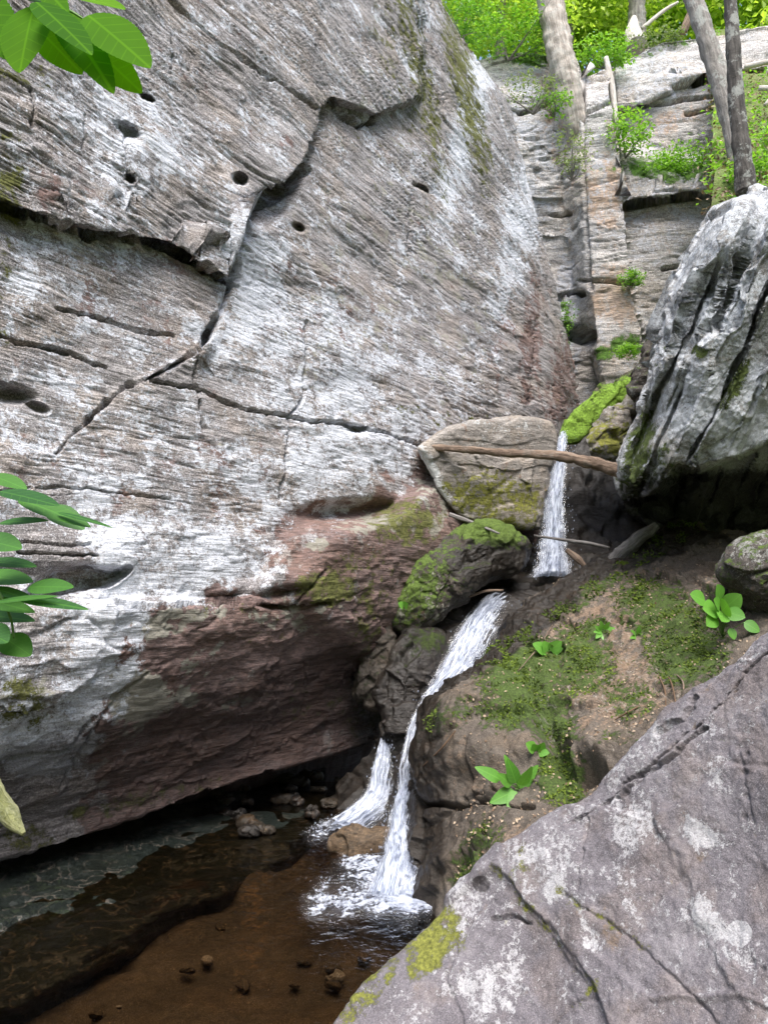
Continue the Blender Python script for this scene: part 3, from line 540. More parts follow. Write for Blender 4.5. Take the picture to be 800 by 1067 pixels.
# falling water: strands of foam over gaps
def water_mat(name, dens, sx, sy, lo=.36):
    t = NT(name); uv = t.attr('luv'); s = t.n('ShaderNodeSeparateXYZ', {0: uv}); ed = s.outputs[2]
    n1 = t.noise(t.scale(uv, (sx, sy, 0)), 1.0, 6, .7, .5); n2 = t.noise(t.scale(uv, (sx*3.3, sy*2.2, 0), (5, 3, 0)), 1.0, 4, .65, .2)
    nn = t.math('ADD', t.math('MULTIPLY', n1, .6), t.math('MULTIPLY', n2, .4)); a = t.ss(t.math('ADD', t.math('MULTIPLY', t.math('SUBTRACT', nn, .5), 4.6), ed), .18, 1.0)
    wv = t.ramp(nn, [(.40, (.18, .21, .30)), (.48, (.45, .50, .63)), (.57, (.80, .84, .93))])
    p = t.n('ShaderNodeBsdfPrincipled', {'Base Color': wv, 'Roughness': .3, 'Normal': t.bump(nn, .05), 'Specular IOR Level': .5})
    tl = t.n('ShaderNodeBsdfTranslucent', {'Color': (.85, .9, .97, 1)}); mx = t.n('ShaderNodeMixShader', {0: .3, 1: p.outputs[0], 2: tl.outputs[0]})
    gg = t.n('ShaderNodeBsdfGlossy', {'Roughness': .08, 'Normal': t.bump(nn, .08)}); cl = t.n('ShaderNodeMixShader', {0: t.math('MULTIPLY', t.ss(ed, -.45, .2), .10), 1: t.n('ShaderNodeBsdfTransparent', {0: (1, 1, 1, 1)}).outputs[0], 2: gg.outputs[0]})
    return t.done(t.n('ShaderNodeMixShader', {0: a, 1: cl.outputs[0], 2: mx.outputs[0]}).outputs[0])
M['fall'] = water_mat('white_falling_water', .34, 15, 3.4)
M['foam'] = water_mat('pool_foam', .34, 9, 16)
def fall(name, left, right, mat, label, layers=3, nr=220, nc=60, amp=.05, bulge=.12, seed=0, dens=1.0, drops=150, top_soft=0):
    """sheet of falling water between a left and a right bank, each (px,py,depth) from top to bottom"""
    Lc = cr(left, nr); Rc = cr(right, nr); root = empty(name, W(*Lc[0]))
    mid = W(*((Lc+Rc)/2).T); arc = np.cumsum(np.r_[0, np.linalg.norm(np.diff(mid, axis=0), axis=1)])
    for k in range(layers):
        c = np.linspace(0, 1, nc)[None, :, None]; sh = (1-.13*k)
        cc = .5+(c-.5)*sh; A = Lc[:, None]*(1-cc)+Rc[:, None]*cc; P = W(A[..., 0], A[..., 1], A[..., 2]); N = gnorm(P)
        cx = np.linspace(-1, 1, nc)[None]; wd = np.linalg.norm(W(*Rc.T)-W(*Lc.T), axis=1)[:, None]
        uv = np.stack([np.broadcast_to(cx*wd*.5, P.shape[:2]), np.broadcast_to(arc[:, None], P.shape[:2]), 0*P[..., 0]], -1)
        nz = fbm(uv*np.array([9, 1.4, 1])+k*7, 1, 4, seed+k); jag = fbm(uv*np.array([0, 7, 1])+k*3+np.sign(cx)[..., None]*9, 1, 3, seed+50)
        P = P+N*(bulge*(1-cx**2)*wd**.7*.5+amp*nz+.05*k)[..., None]
        uv[..., 2] = (.92-np.abs(cx)**2.6*(1.25+.9*jag))*dens-.10*k-top_soft*sst(.1, 0, arc/arc[-1])[:, None]
        rel(mesh_from('water_sheet', P, gfaces(nr, nc), {'luv': uv}, mat), root)
    if drops:
        g = np.random.default_rng(seed); i = (g.uniform(0, 1, drops)**.8*(nr-1)).astype(int); c = (.5+np.sign(g.normal(0, 1, drops))*g.uniform(.3, .72, drops))[:, None]
        A = Lc[i]*(1-c)+Rc[i]*c; p = W(*A.T)+g.normal(0, .03, (drops, 3))-np.array([0, .1, 0]); r = g.uniform(.002, .007, drops)
        o8 = np.array([[1, 0, 0], [-1, 0, 0], [0, 1, 0], [0, -1, 0], [0, 0, 2.2], [0, 0, -2.2]]); V = (p[:, None]+o8*r[:, None, None]).reshape(-1, 3)
        f8 = np.array([[0, 2, 4], [2, 1, 4], [1, 3, 4], [3, 0, 4], [2, 0, 5], [1, 2, 5], [3, 1, 5], [0, 3, 5]]); fs = (np.arange(drops)[:, None, None]*6+f8).reshape(-1, 3)
        tag(rel(mesh_from('spray', V, fs, {'luv': np.zeros_like(V)+np.array([0, 0, 3.])}, M['fall']), root), kind='stuff')
    return tag(root, label, 'waterfall')
fall('waterfall', [(580, 457, 10.4), (577, 467, 10.1), (571, 485, 9.95), (563, 520, 9.85), (559, 560, 9.75), (556, 585, 9.65), (545, 603, 9.45)],
     [(592, 457, 10.4), (592, 467, 10.1), (591, 485, 9.95), (590, 520, 9.85), (592, 550, 9.75), (595, 580, 9.65), (602, 602, 9.45)], M['fall'], 'white upper waterfall plunging behind the thin log into the dark cleft', seed=1, dens=1.15)
fall('waterfall', [(500, 628, 9.1), (490, 636, 8.98), (473, 657, 8.75), (456, 682, 8.5), (443, 710, 8.25), (436, 735, 8.0), (427, 765, 7.8), (420, 800, 7.6), (416, 830, 7.5)],
     [(538, 624, 9.1), (530, 632, 8.95), (521, 652, 8.7), (514, 680, 8.4), (498, 706, 8.15), (466, 730, 7.95), (444, 757, 7.7), (433, 795, 7.5), (432, 830, 7.4)], M['fall'], 'broad white middle cascade sliding diagonally down the wet rock', seed=4, bulge=.05, amp=.045)
fall('waterfall', [(422, 820, 7.45), (409, 838, 7.3), (402, 862, 7.1), (394, 890, 6.85), (384, 915, 6.5), (368, 945, 6.2)],
     [(430, 822, 7.4), (434, 842, 7.2), (438, 870, 6.9), (441, 895, 6.6), (446, 918, 6.2), (444, 955, 5.85)], M['fall'], 'bright white lower cascade foaming against the brown bank', seed=8, bulge=.2, amp=.06, dens=1.25)
fall('waterfall', [(402, 766, 8.2), (398, 780, 8.1), (388, 805, 8.0), (376, 832, 7.9), (352, 852, 7.75), (330, 866, 7.5)],
     [(406, 766, 8.15), (408, 785, 8.0), (409, 808, 7.85), (412, 832, 7.7), (408, 852, 7.5), (385, 872, 7.2)], M['fall'], 'small pointed waterfall fanning out at the left of the brown bank', seed=12, bulge=.1, amp=.05, dens=1.1)
# foam on the pool
gx, gy = np.meshgrid(np.linspace(285, 450, 170), np.linspace(845, 992, 170))
P = atz(gx, gy, ZW+.012+0*gx); P[..., 2] += .03*np.clip(fbm(P, 5, 4, 4)+.3, 0, 1)*blob(gx, gy, (405, 920, 55, 50, 0, 1))+.02*blob(gx, gy, (425, 915, 22, 45, 0, 1))
e = blob(gx, gy, (425, 925, 52, 46, 0, 1.1), (400, 905, 50, 34, -30, .80), (372, 938, 90, 32, -8, .74), (340, 865, 34, 12, -15, .6), (395, 870, 40, 18, 0, .40), (330, 950, 50, 16, -30, .4)); e = e*sst(290, 335, gx)*sst(994, 935, gy+(gx-400)*.1)+.30*fbm(P, 3.5, 3, 12)*(e > .15)
m_ = mesh_from('foam', P, gfaces(170, 170), {'luv': np.stack([P[..., 0], P[..., 1]*.6, -.75+1.9*e], -1)}, M['foam'])
tag(m_, 'white foam spreading over the brown pool from the foot of the falls', 'foam', kind='stuff')

# ================================================================== middle bank
E = [(700, 545, 9.5), (650, 570, 9.2), (600, 596, 8.95), (550, 622, 8.65), (525, 655, 8.2), (500, 692, 7.85), (458, 732, 7.5), (435, 775, 7.15), (429, 830, 6.95), (436, 880, 6.6), (443, 930, 6.1), (442, 985, 5.6)]
Gd = [(850, 560, 7.6), (850, 585, 7.2), (845, 615, 6.8), (835, 650, 6.3), (812, 690, 5.9), (780, 735, 5.5), (745, 775, 5.2), (700, 812, 5.0), (650, 850, 4.85), (590, 895, 4.75), (530, 935, 4.7), (480, 1000, 4.7)]
E = np.array(E); Gd = np.array(Gd); bk = E+np.array([-14, 40, .35]); bk2 = E+np.array([-20, 120, .9])
mix_ = lambda f, b: E*(1-f)+Gd*f+np.array([0, 0, b])
rows = np.stack([bk2, bk, E, mix_(.14, -.12), mix_(.42, -.22), mix_(.72, -.16), Gd, Gd+np.array([20, 140, 0])])
A_ = loft(rows, 420, 520); P = W(A_[..., 0], A_[..., 1], A_[..., 2]); X, Y = PIX(P); N = gnorm(P); RS = rotm(35, -20, 15); Q = rc(P, RS)
jx = fbm(Q, 3, 4, 3)*7; jy = fbm(Q, 3, 4, 8)*7; fv, fe = facets(Q+fbm(Q, 2.2, 4, 19)[..., None]*.25, 1.7, 21); fv2, fe2 = facets(Q, 5, 23)
wetz = region(X+jx, Y+jy, [(480, 700), (525, 640), (600, 590), (700, 535), (760, 560), (640, 600), (580, 640), (530, 690), (455, 745), (430, 745)], 8)
d = .10*fbm(Q, 1.3, 5, 20)+.12*fv*(1-.5*wetz)*sst(0, .1, fe)+.025*fv2*sst(0, .1, fe2)+.02*fbm(Q, 9, 3, 24)+wetz*(strata(Q, .05, 6, 3)+.03*fbm(Q*np.array([1, 3, 3]), 2.5, 4, 5))
d += .16*region(X+jx*.8, Y+jy*.8, [(592, 778), (615, 757), (650, 742), (700, 742), (720, 760), (680, 800), (640, 812), (618, 800), (600, 800)], 5)-.10*blob(X, Y, (612, 808, 26, 8, 15, 1))
d += .12*region(X+jx, Y+jy, [(505, 700), (560, 720), (570, 790), (520, 800), (440, 830), (430, 790), (450, 740)], 10)-.12*crk(X, Y, [(440, 838), (480, 842), (520, 846), (560, 850)], 2.5, -1)
d += .10*blob(X, Y, (538, 890, 40, 40, 0, 1), (500, 760, 50, 30, -30, 1))-.10*blob(X, Y, (570, 760, 8, 60, -15, 1))
P = P+N*d[..., None]; X, Y = PIX(P); X1, Y1 = X+jx, Y+jy
mossc = [(545, 700, 46, 40, -20, .95), (600, 690, 46, 40, 0, .8), (540, 735, 50, 26, -10, .8), (585, 810, 26, 34, -20, 1.0), (690, 640, 60, 36, 30, .8), (715, 680, 45, 40, 0, .85), (620, 655, 20, 14, 0, .8), (470, 745, 44, 18, -35, .55), (660, 612, 30, 14, -20, .6), (655, 730, 34, 26, 0, .6),
         (495, 890, 24, 50, 25, .6), (700, 560, 60, 20, -30, .5), (600, 625, 120, 9, -33, .75), (540, 665, 50, 8, -38, .65), (575, 745, 30, 40, 0, .75), (745, 640, 20, 40, 0, .6), (640, 770, 30, 10, 0, .45)]
Gm = blob(X1, Y1, *mossc)
m_ = masks(.12+.25*blob(X, Y, (640, 700, 80, 60, 0, 1)), Gm*(1-.6*wetz), np.maximum(wetz, .9*sst(470, 440, X)*(Y > 720)+.45*blob(X, Y, (480, 830, 60, 90, 0, 1))), .15+.7*blob(X1, Y1, (640, 650, 80, 50, -20, .7), (650, 710, 50, 40, 0, .9), (610, 720, 34, 40, 0, .7), (470, 800, 40, 40, 0, .4), (540, 880, 30, 20, 0, .9), (500, 940, 20, 30, 0, .5)))
bank = sheet('mossy_bank', P, M['soil'], m_, blob(X, Y, (570, 740, 12, 40, -10, .7)), RS)
tag(bank, 'sloping brown bank covered in soil, moss and small plants right of the cascades', 'rock slope')
bankP, bankN, bankG, bankX, bankY, bankW = P.reshape(-1, 3), gnorm(P).reshape(-1, 3), Gm.ravel(), X.ravel(), Y.ravel(), wetz.ravel()
def on_bank(px, py):
    """point and normal of the bank seen towards px,py"""
    k = np.argmin((bankX-px)**2+(bankY-py)**2+np.where(np.arange(len(bankX)) < 60*520, 1e5, 0)); return bankP[k], bankN[k]

# ================================================================== foreground rock
Et = np.array([(255, 1160, 3.2), (345, 1060, 3.35), (385, 1015, 3.5), (440, 957, 3.65), (485, 911, 3.7), (540, 868, 3.7), (600, 824, 3.62), (650, 781, 3.52), (700, 724, 3.45), (745, 690, 3.35), (800, 654, 3.2), (900, 600, 3.0), (1060, 540, 2.8)])
Bt = np.array([(250, 1400, 2.6), (330, 1380, 2.65), (400, 1360, 2.65), (470, 1340, 2.6), (540, 1320, 2.55), (600, 1300, 2.5), (660, 1280, 2.4), (740, 1260, 2.35), (820, 1240, 2.25), (900, 1220, 2.15), (980, 1200, 2.05), (1100, 1180, 1.95), (1300, 1160, 1.85)])
mx = lambda f, b: Et*(1-f)+Bt*f+np.array([0, 0, b])
rows = np.stack([Et+np.array([-10, 260, 1.0]), Et+np.array([0, 60, .55]), Et+np.array([0, 6, .16]), Et, mx(.06, -.05), mx(.2, -.09), mx(.5, -.1), mx(.8, -.05), Bt])
A_ = loft(rows, 620, 640); P = W(A_[..., 0], A_[..., 1], A_[..., 2]); X, Y = PIX(P); N = gnorm(P); RF = rotm(50, -35, 20); Q = rc(P, RF)
jx = fbm(Q, 5, 4, 3)*6; jy = fbm(Q, 5, 4, 8)*6; XJ, YJ = X+jx, Y+jy
fv, fe = facets(Q*np.array([1, 1, 1.6])+fbm(Q, 2.6, 4, 49)[..., None]*.12, 1.2, 44); fv2, fe2 = facets(Q+fbm(Q, 5, 3, 48)[..., None]*.08, 5.0, 45)
d = .045*fbm(Q, 1.6, 4, 41)+.022*fv*sst(0, .05, fe)+.006*fv2*sst(0, .15, fe2)+.011*fbm(Q, 9, 5, 43)+.0035*fbm(Q, 40, 3, 47)
cjx = fbm(Q, 30, 3, 201)*2.5; cjy = fbm(Q, 30, 3, 202)*2.5
def fc(pl, w, a): return -a*1.0*np.clip(1-pdist(XJ+cjx, YJ+cjy, pl)/(1.1*w*(1+1.0*fbm(Q, 12, 3, 5))), 0, 1)**.8
edge_d = ip(X, [(e_[0], e_[1]) for e_ in Et])
d += fc([(590, 858), (641, 820), (668, 798), (702, 769), (725, 752), (760, 716), (790, 686), (830, 660)], 3.5, .05)+fc([(640, 829), (672, 803), (700, 786), (735, 757)], 3, .04)+fc([(680, 760), (705, 745), (718, 722)], 4, .03)+fc([(610, 849), (607, 880), (604, 930)], 1.3, .012)
d += fc([(515, 902), (550, 942), (575, 972), (600, 1005), (615, 1030)], 2.6, .018)+fc([(585, 932), (640, 967), (670, 987), (710, 1027), (750, 1070)], 2.4, .014)+fc([(507, 952), (530, 950), (547, 957)], 2.5, .03)+fc([(640, 967), (690, 930), (720, 900), (745, 880)], 1.8, .008)
d += fc([(570, 1067), (590, 1045), (615, 1035)], 2, .02)+fc([(772, 780), (777, 800), (781, 835), (785, 860)], 2.5, .006)+fc([(766, 720), (740, 745), (720, 790)], 1.2, .005)+fc([(480, 1067), (465, 1020), (472, 980), (490, 950)], 2, .015)
d -= .035*region(XJ, YJ, [(515, 905), (550, 942), (615, 1030), (640, 1100), (200, 1200), (300, 1000), (450, 940)], 4)
d -= .03*region(XJ, YJ, [(550, 882), (641, 822), (702, 771), (760, 718), (800, 680), (800, 600), (560, 820), (480, 880)], 3)
d -= .012*blob(X, Y, (774, 779, 4, 4, 0, 1), (778, 806, 4, 3, 0, 1), (780, 832, 3, 4, 0, 1), (776, 852, 3, 3, 0, 1), (783, 1003, 3, 4, 0, 1), (794, 1010, 3, 3, 0, 1), (780, 787, 3, 3, 0, 1))
P = P+N*d[..., None]; X, Y = PIX(P); XJ, YJ = X+jx, Y+jy
Lm = .30+.22*fbm(Q, 3.5, 4, 55)+.6*blob(XJ, YJ, (570, 890, 60, 40, -30, .42), (510, 1030, 50, 30, 10, .55), (640, 900, 50, 60, 30, .25), (650, 860, 40, 30, -30, .3), (600, 1000, 40, 40, 0, .2), (740, 950, 30, 30, 0, .15), (660, 780, 50, 20, -40, .35), (480, 950, 30, 30, 0, .4), (730, 870, 18, 11, 30, 1.0), (769, 972, 0.1, 0.1, 0, 0)) \
     + 1.2*sst(15, 11, np.hypot(X-769+jx*.3, Y-972+jy*.3))+.8*sst(5, 3, np.hypot(X-612, Y-984))+.5*blob(XJ, YJ, (740, 955, 10, 22, -30, 1), (577, 930, 8, 10, 0, 1))
Gm2 = blob(XJ, YJ, (450, 985, 22, 42, 35, .85), (470, 975, 14, 30, 0, .6), (545, 900, 12, 24, 0, .55), (380, 1035, 40, 20, -45, .6), (400, 1010, 30, 16, -45, .5))
for pl in ([(515, 902), (550, 942), (575, 972), (600, 1005), (615, 1030)], [(585, 932), (640, 967), (670, 987)], [(620, 1020), (600, 1050)], [(465, 1020), (472, 980)]): Gm2 = np.maximum(Gm2, (.45+.35*fbm(Q, 4, 3, 58))*np.exp(-(pdist(XJ, YJ, pl)/8)**2))
fg = sheet('foreground_rock', P, M['fore'], masks(Lm, Gm2, .0+.9*sst(11, 8, np.hypot((X-502+jx)/1.0, (Y-922+jy)*1.1)), .08+blob(XJ, YJ, (640, 975, 40, 20, 30, .3), (720, 905, 50, 10, -35, .3), (480, 960, 60, 20, -40, .3))), .2*blob(XJ, YJ, (690, 900, 60, 14, -30, 1), (560, 960, 90, 20, 35, .8)), RF)
tag(fg, 'big purplish grey rock with lichen spots filling the lower right foreground', 'rock')

# ================================================================== boulders
def mk(Lf=.2, Gf=.1, Bf=0, Af=.1, Lb=(), Gb=(), Bb=(), Ab=(), up=0.):
    def f(X, Y, P):
        N = gnorm(P); c = P.reshape(-1, 3).mean(0); N = N*np.sign(((P-c)*N).sum(-1).mean()); u = sst(.2, .9, N[..., 2])*up
        return masks(Lf+blob(X, Y, *Lb) if Lb else Lf+0*X, Gf+u+(blob(X, Y, *Gb) if Gb else 0), Bf+(blob(X, Y, *Bb) if Bb else 0)+0*X, Af+(blob(X, Y, *Ab) if Ab else 0)+0*X)
    return f
RB = np.array([[.50, .1, .86], [.1, -.99, .06], [.86, .05, -.50]]); RB = np.linalg.qr(RB.T)[0].T
def folds(X, Y):
    q = np.stack([X/60, Y/60, 0*X], -1); X2 = X+fbm(q, .8, 3, 3)*9; Y2 = Y+fbm(q, .8, 3, 6)*9; c = .915*X2+.40*Y2
    w_ = sst(250, 300, Y2)
    d = ip(c, [(700, .7), (740, .30), (760, .02), (764, .16), (784, -.06), (787, .04), (791, .40), (800, .10), (811, .0), (814, .16), (817, -.04), (836, -.16), (851, -.14), (853, .12), (856, -.22), (890, -.20), (893, -.05), (1000, -.25), (1200, -.2)])
    d = d*w_+(1-w_)*ip(c, [(700, .7), (740, .30), (760, .05), (800, -.05), (812, .12), (830, -.12), (1200, -.2)])
    d = d*.6
    k = .0032*(-.40*(X2-760)+.915*(Y2-330)); d += .16*np.abs(((k*2.2+.3*np.floor(c/26)) % 1)-.5)*w_
    d += 2.4*region(X2, Y2, [(630, 532), (685, 520), (712, 484), (735, 490), (770, 478), (800, 458), (1100, 430), (1100, 700), (600, 700)], 5)
    return d
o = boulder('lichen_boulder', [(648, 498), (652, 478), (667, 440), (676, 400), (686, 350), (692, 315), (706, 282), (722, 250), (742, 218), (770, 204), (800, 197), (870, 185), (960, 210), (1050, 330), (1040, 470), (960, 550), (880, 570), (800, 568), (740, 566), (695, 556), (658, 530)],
    7.9, 1.3, 1.6, M['gray'], mk(.50, .05, 0, .0, Lb=((760, 430, 60, 60, 0, .3), (760, 300, 40, 80, 20, .22)), Gb=((663, 480, 14, 60, 12, .75), (690, 490, 50, 36, 0, .42), (765, 400, 10, 30, 30, .7), (730, 365, 14, 8, 0, .7), (790, 240, 20, 14, 0, .3), (690, 380, 14, 30, 0, .3)), Bb=((790, 545, 190, 50, 0, 1.3), (720, 540, 50, 26, 0, .9), (680, 400, 20, 60, 20, .3))),  # wet mask on the underside paints its cave shade along with damp
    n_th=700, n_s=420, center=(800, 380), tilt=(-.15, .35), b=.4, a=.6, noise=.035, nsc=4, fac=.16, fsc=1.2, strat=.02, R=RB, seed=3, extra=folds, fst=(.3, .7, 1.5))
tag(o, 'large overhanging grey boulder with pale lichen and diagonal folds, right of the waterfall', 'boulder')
o = boulder('chockstone', [(437, 466), (452, 456), (480, 444), (510, 438), (545, 436), (573, 441), (579, 460), (573, 490), (568, 520), (562, 552), (530, 546), (498, 545), (470, 530), (452, 498)], 9.75, .45, .7, M['tan'],
    mk(.08, .05, 0, .2, Lb=((450, 495, 9, 44, -25, .8), (520, 450, 50, 14, 0, .3)), Gb=((500, 515, 50, 26, 0, .62), (545, 520, 24, 24, 0, .6), (520, 545, 50, 14, 0, .6)), Bb=((520, 560, 80, 16, 0, .6),)), n_th=360, n_s=240, tilt=(.55, .10), b=.12, a=.25, noise=.022, fac=.035, fsc=2.4, strat=.02, seed=5)
tag(o, 'squarish tan block wedged between the cliff and the upper waterfall', 'boulder')
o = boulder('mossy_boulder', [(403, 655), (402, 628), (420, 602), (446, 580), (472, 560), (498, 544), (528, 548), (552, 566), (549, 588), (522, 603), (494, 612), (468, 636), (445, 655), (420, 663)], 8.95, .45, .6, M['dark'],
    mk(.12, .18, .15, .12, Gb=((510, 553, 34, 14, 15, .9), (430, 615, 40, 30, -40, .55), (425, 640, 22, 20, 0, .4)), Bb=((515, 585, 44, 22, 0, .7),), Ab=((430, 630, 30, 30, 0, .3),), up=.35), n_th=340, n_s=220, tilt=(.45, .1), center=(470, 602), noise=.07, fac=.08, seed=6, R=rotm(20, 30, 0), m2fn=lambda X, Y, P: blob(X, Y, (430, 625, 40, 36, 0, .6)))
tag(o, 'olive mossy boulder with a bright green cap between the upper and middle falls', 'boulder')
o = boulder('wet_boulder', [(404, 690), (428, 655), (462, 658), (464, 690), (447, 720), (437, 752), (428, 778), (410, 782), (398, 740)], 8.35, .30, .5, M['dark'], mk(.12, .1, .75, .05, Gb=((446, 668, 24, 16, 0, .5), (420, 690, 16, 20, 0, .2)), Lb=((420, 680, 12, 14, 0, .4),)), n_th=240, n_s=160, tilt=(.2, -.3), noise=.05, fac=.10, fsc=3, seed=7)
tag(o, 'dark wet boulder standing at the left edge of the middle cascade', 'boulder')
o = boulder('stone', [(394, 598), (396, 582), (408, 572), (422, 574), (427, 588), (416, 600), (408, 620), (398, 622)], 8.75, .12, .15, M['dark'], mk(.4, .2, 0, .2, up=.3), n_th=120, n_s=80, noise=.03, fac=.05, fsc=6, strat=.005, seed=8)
tag(o, 'small brown stone perched on the cliff ledge left of the olive mossy boulder', 'stone')
o = boulder('stone', [(378, 690), (384, 650), (398, 640), (406, 660), (404, 700), (398, 740), (386, 738)], 8.5, .15, .3, M['soil'], mk(.2, .3, .5, .2), n_th=120, n_s=80, noise=.03, fac=.06, fsc=5, strat=.005, seed=18)
tag(o, 'narrow brown stone leaning on the cliff above the dark wet boulder', 'stone')
o = boulder('mossy_side_boulder', [(744, 596), (760, 573), (800, 553), (860, 540), (920, 560), (920, 640), (860, 650), (800, 644), (772, 630), (756, 612)], 6.6, .45, .5, M['dark'], mk(.3, .32, 0, .2, up=.2, Lb=((790, 570, 40, 20, 0, .25),)), n_th=300, n_s=180, tilt=(-.1, .1), noise=.06, fac=.07, seed=9)
tag(o, 'mossy dark boulder at the right edge under the big lichen boulder', 'boulder')
o = boulder('mossy_slab', [(582, 458), (588, 440), (612, 418), (640, 404), (668, 385), (694, 362), (697, 372), (672, 398), (645, 420), (628, 436), (612, 452), (596, 464)], 10.6, .14, .3, M['moss_slab'], mk(.1, .28, 0, .2, Gb=((605, 440, 34, 20, -35, .9), (640, 412, 26, 14, -35, .7))), n_th=260, n_s=140, center=(640, 413), tilt=(.4, 0), noise=.05, fac=.05, fsc=3, seed=10)
tag(o, 'slanting rock slab with bright green moss just above the top of the waterfall', 'rock')
o = boulder('boulder', [(606, 462), (628, 440), (648, 420), (668, 396), (684, 408), (684, 440), (668, 468), (648, 482), (622, 474)], 10.3, .35, .6, M['tan'], mk(.3, .3, .1, .2, up=.25, Gb=((640, 460, 30, 16, 0, .4),)), n_th=220, n_s=140, noise=.06, fac=.13, fsc=2.5, seed=11)
tag(o, 'angular mossy boulder over the cave, between the green slab and the lichen boulder', 'boulder')
o = boulder('boulder', [(658, 396), (668, 376), (684, 352), (700, 330), (712, 350), (706, 400), (690, 440), (672, 430)], 9.6, .2, .4, M['dark'], mk(.3, .25, .1, .2, up=.2), n_th=180, n_s=110, noise=.06, fac=.12, fsc=3.5, seed=12)
tag(o, 'small dark rock tucked behind the left edge of the big lichen boulder', 'boulder')
o = boulder('brown_stone', [(340, 880), (352, 866), (385, 862), (412, 868), (414, 892), (392, 905), (358, 903), (344, 895)], 7.05, .16, .2, M['bed'], mk(.1, 0, .45, .9), n_th=160, n_s=90, noise=.03, fac=.05, fsc=4, strat=.005, seed=13)
tag(o, 'orange-brown stone washed over by clear water between the two lower falls', 'stone')
g = np.random.default_rng(5); k = 0
LB = ['dark wet pebble beneath the cliff lip at the back of the pool', ]
for i in range(26):
    px = g.uniform(225, 372); py = ip(px, lip)+g.uniform(6, 58)*(1.1-.25*(px < 260))
    r = g.uniform(4, 11); c = atz(px, py, ZW+.02); th = np.linspace(0, 2*pi, 9)[:-1]; ol = [(px+r*cos(a)*g.uniform(1.0, 1.6), py+r*.6*sin(a)*g.uniform(.7, 1.2)) for a in th]
    o = boulder('pebble', ol, c[1], .08, .08, M['bed'] if i % 3 == 0 else M['dark'], mk(.2, 0, .6, .2+.3*(i % 2)), n_th=40, n_s=24, noise=.02, fac=.04, fsc=7, strat=0, seed=40+i)
    tag(o, LB[0], 'pebble', 'pebbles beneath the cliff lip')

for i in range(16):
    px = g.uniform(90, 400); py = g.uniform(950, 1075) if px > 180 else g.uniform(1040, 1080); r = g.uniform(3, 9); c = atz(px, py, ZW-.27); th = np.linspace(0, 2*pi, 9)[:-1]
    ol = [(px+r*cos(a)*g.uniform(1.0, 1.6), py+r*.6*sin(a)*g.uniform(.7, 1.2)) for a in th]
    o = boulder('pebble', ol, c[1], .06, .06, M['tan'] if i % 4 == 0 else M['bed'], mk(.2, 0, .3, .3), n_th=40, n_s=24, noise=.02, fac=.04, fsc=7, strat=0, seed=80+i)
    tag(o, 'small stone lying on the brown bottom of the pool', 'pebble', 'stones under the water of the pool')

# ================================================================== dead wood
tube('log', [W(443, 466, 8.95), W(480, 468, 8.9), W(530, 472, 8.85), W(580, 475, 8.7), (W(620, 483, 8.5)), W(652, 494, 8.35)], [.035, .042, .05, .06, .075, .07], M['log'], n=24, seg=220, noise=.45, nsc=6, seed=3)
tag(bpy.data.objects['log'], 'thin weathered log lying level across the top of the upper waterfall', 'log')
tag(tube('driftwood', [W(598, 612, 9.0), W(630, 593, 8.95), W(658, 568, 8.9), W(684, 547, 8.85)], [.05, .10, .12, .06], M['wood_gray'], n=18, seg=90, noise=.4, nsc=5, seed=5, flat=.7), 'grey driftwood trunk slanting up into the dark hollow beside the falls', 'log')
tag(tube('stick', [W(468, 536, 9.0), W(488, 543, 8.9), W(520, 556, 8.6)], [.03, .025, .012], M['wood_gray'], n=8, seg=30, seed=6), 'thin grey broken stick poking out under the tan wedged block', 'stick')
tag(tube('stick', [W(556, 558, 9.3), W(590, 563, 9.25), W(612, 566, 9.2), W(634, 571, 9.2)], [.012, .022, .025, .02], M['wood_gray'], n=8, seg=40, seed=7), 'thin grey stick crossing the foot of the upper waterfall', 'stick')
tag(tube('stick', [W(590, 573, 9.2), W(600, 581, 9.15), W(609, 590, 9.1)], [.03, .045, .03], M['log'], n=10, seg=20, seed=8), 'short reddish-brown wood piece right of the foot of the upper fall', 'stick')
tag(tube('stick', [W(488, 622, 8.75), W(505, 616, 8.75), W(524, 615, 8.75)], [.012, .018, .012], M['log'], n=8, seg=20, seed=9), 'small brown twig caught above the middle cascade', 'stick')
tag(tube('broken_branch', [W(-60, 770, 2.3), W(-20, 815, 2.25), W(8, 848, 2.2), W(25, 869, 2.15)], [.05, .042, .03, .006], bark_mat('mossy_broken_bark', (.14, .15, .04), (.33, .33, .16), .1, 2), n=14, seg=60, noise=.35, nsc=14, seed=10), 'broken pale green branch tip poking in at the left edge', 'branch')

# ================================================================== forest floor and hills behind
t = NT('forest_floor'); g_ = t.n('ShaderNodeNewGeometry').outputs['Position']; fl = t.ramp(t.math('ADD', t.math('MULTIPLY', t.noise(g_, .9, 5), .5), t.math('MULTIPLY', t.noise(g_, 9, 5, .7), .5)), [(.35, (.10, .14, .035)), (.5, (.15, .20, .05)), (.65, (.20, .17, .10))])
M['floor'] = t.done(t.n('ShaderNodeBsdfPrincipled', {'Base Color': fl, 'Roughness': 1., 'Normal': t.bump(t.noise(g_, 6, 6, .7), .15)}).outputs[0])
def hill(x, y):
    a = np.maximum(y-15.5, 0)*.62; z = np.where(y > 15.5, 8.2+.30*np.clip(x, 0, 9)+a, -3.3)
    return z
gx, gy = np.meshgrid(np.linspace(-40, 60, 260), np.linspace(17.6, 90, 200)); z = 11.2+.12*np.clip(gx, -2, 12)+(gy-17.6)*.62; P = np.stack([gx, gy, z], -1); P[..., 2] += .5*fbm(P, .25, 4, 3)
tag(mesh_from('hillside', P, gfaces(200, 260), None, M['floor']), None, None, None, 'structure')
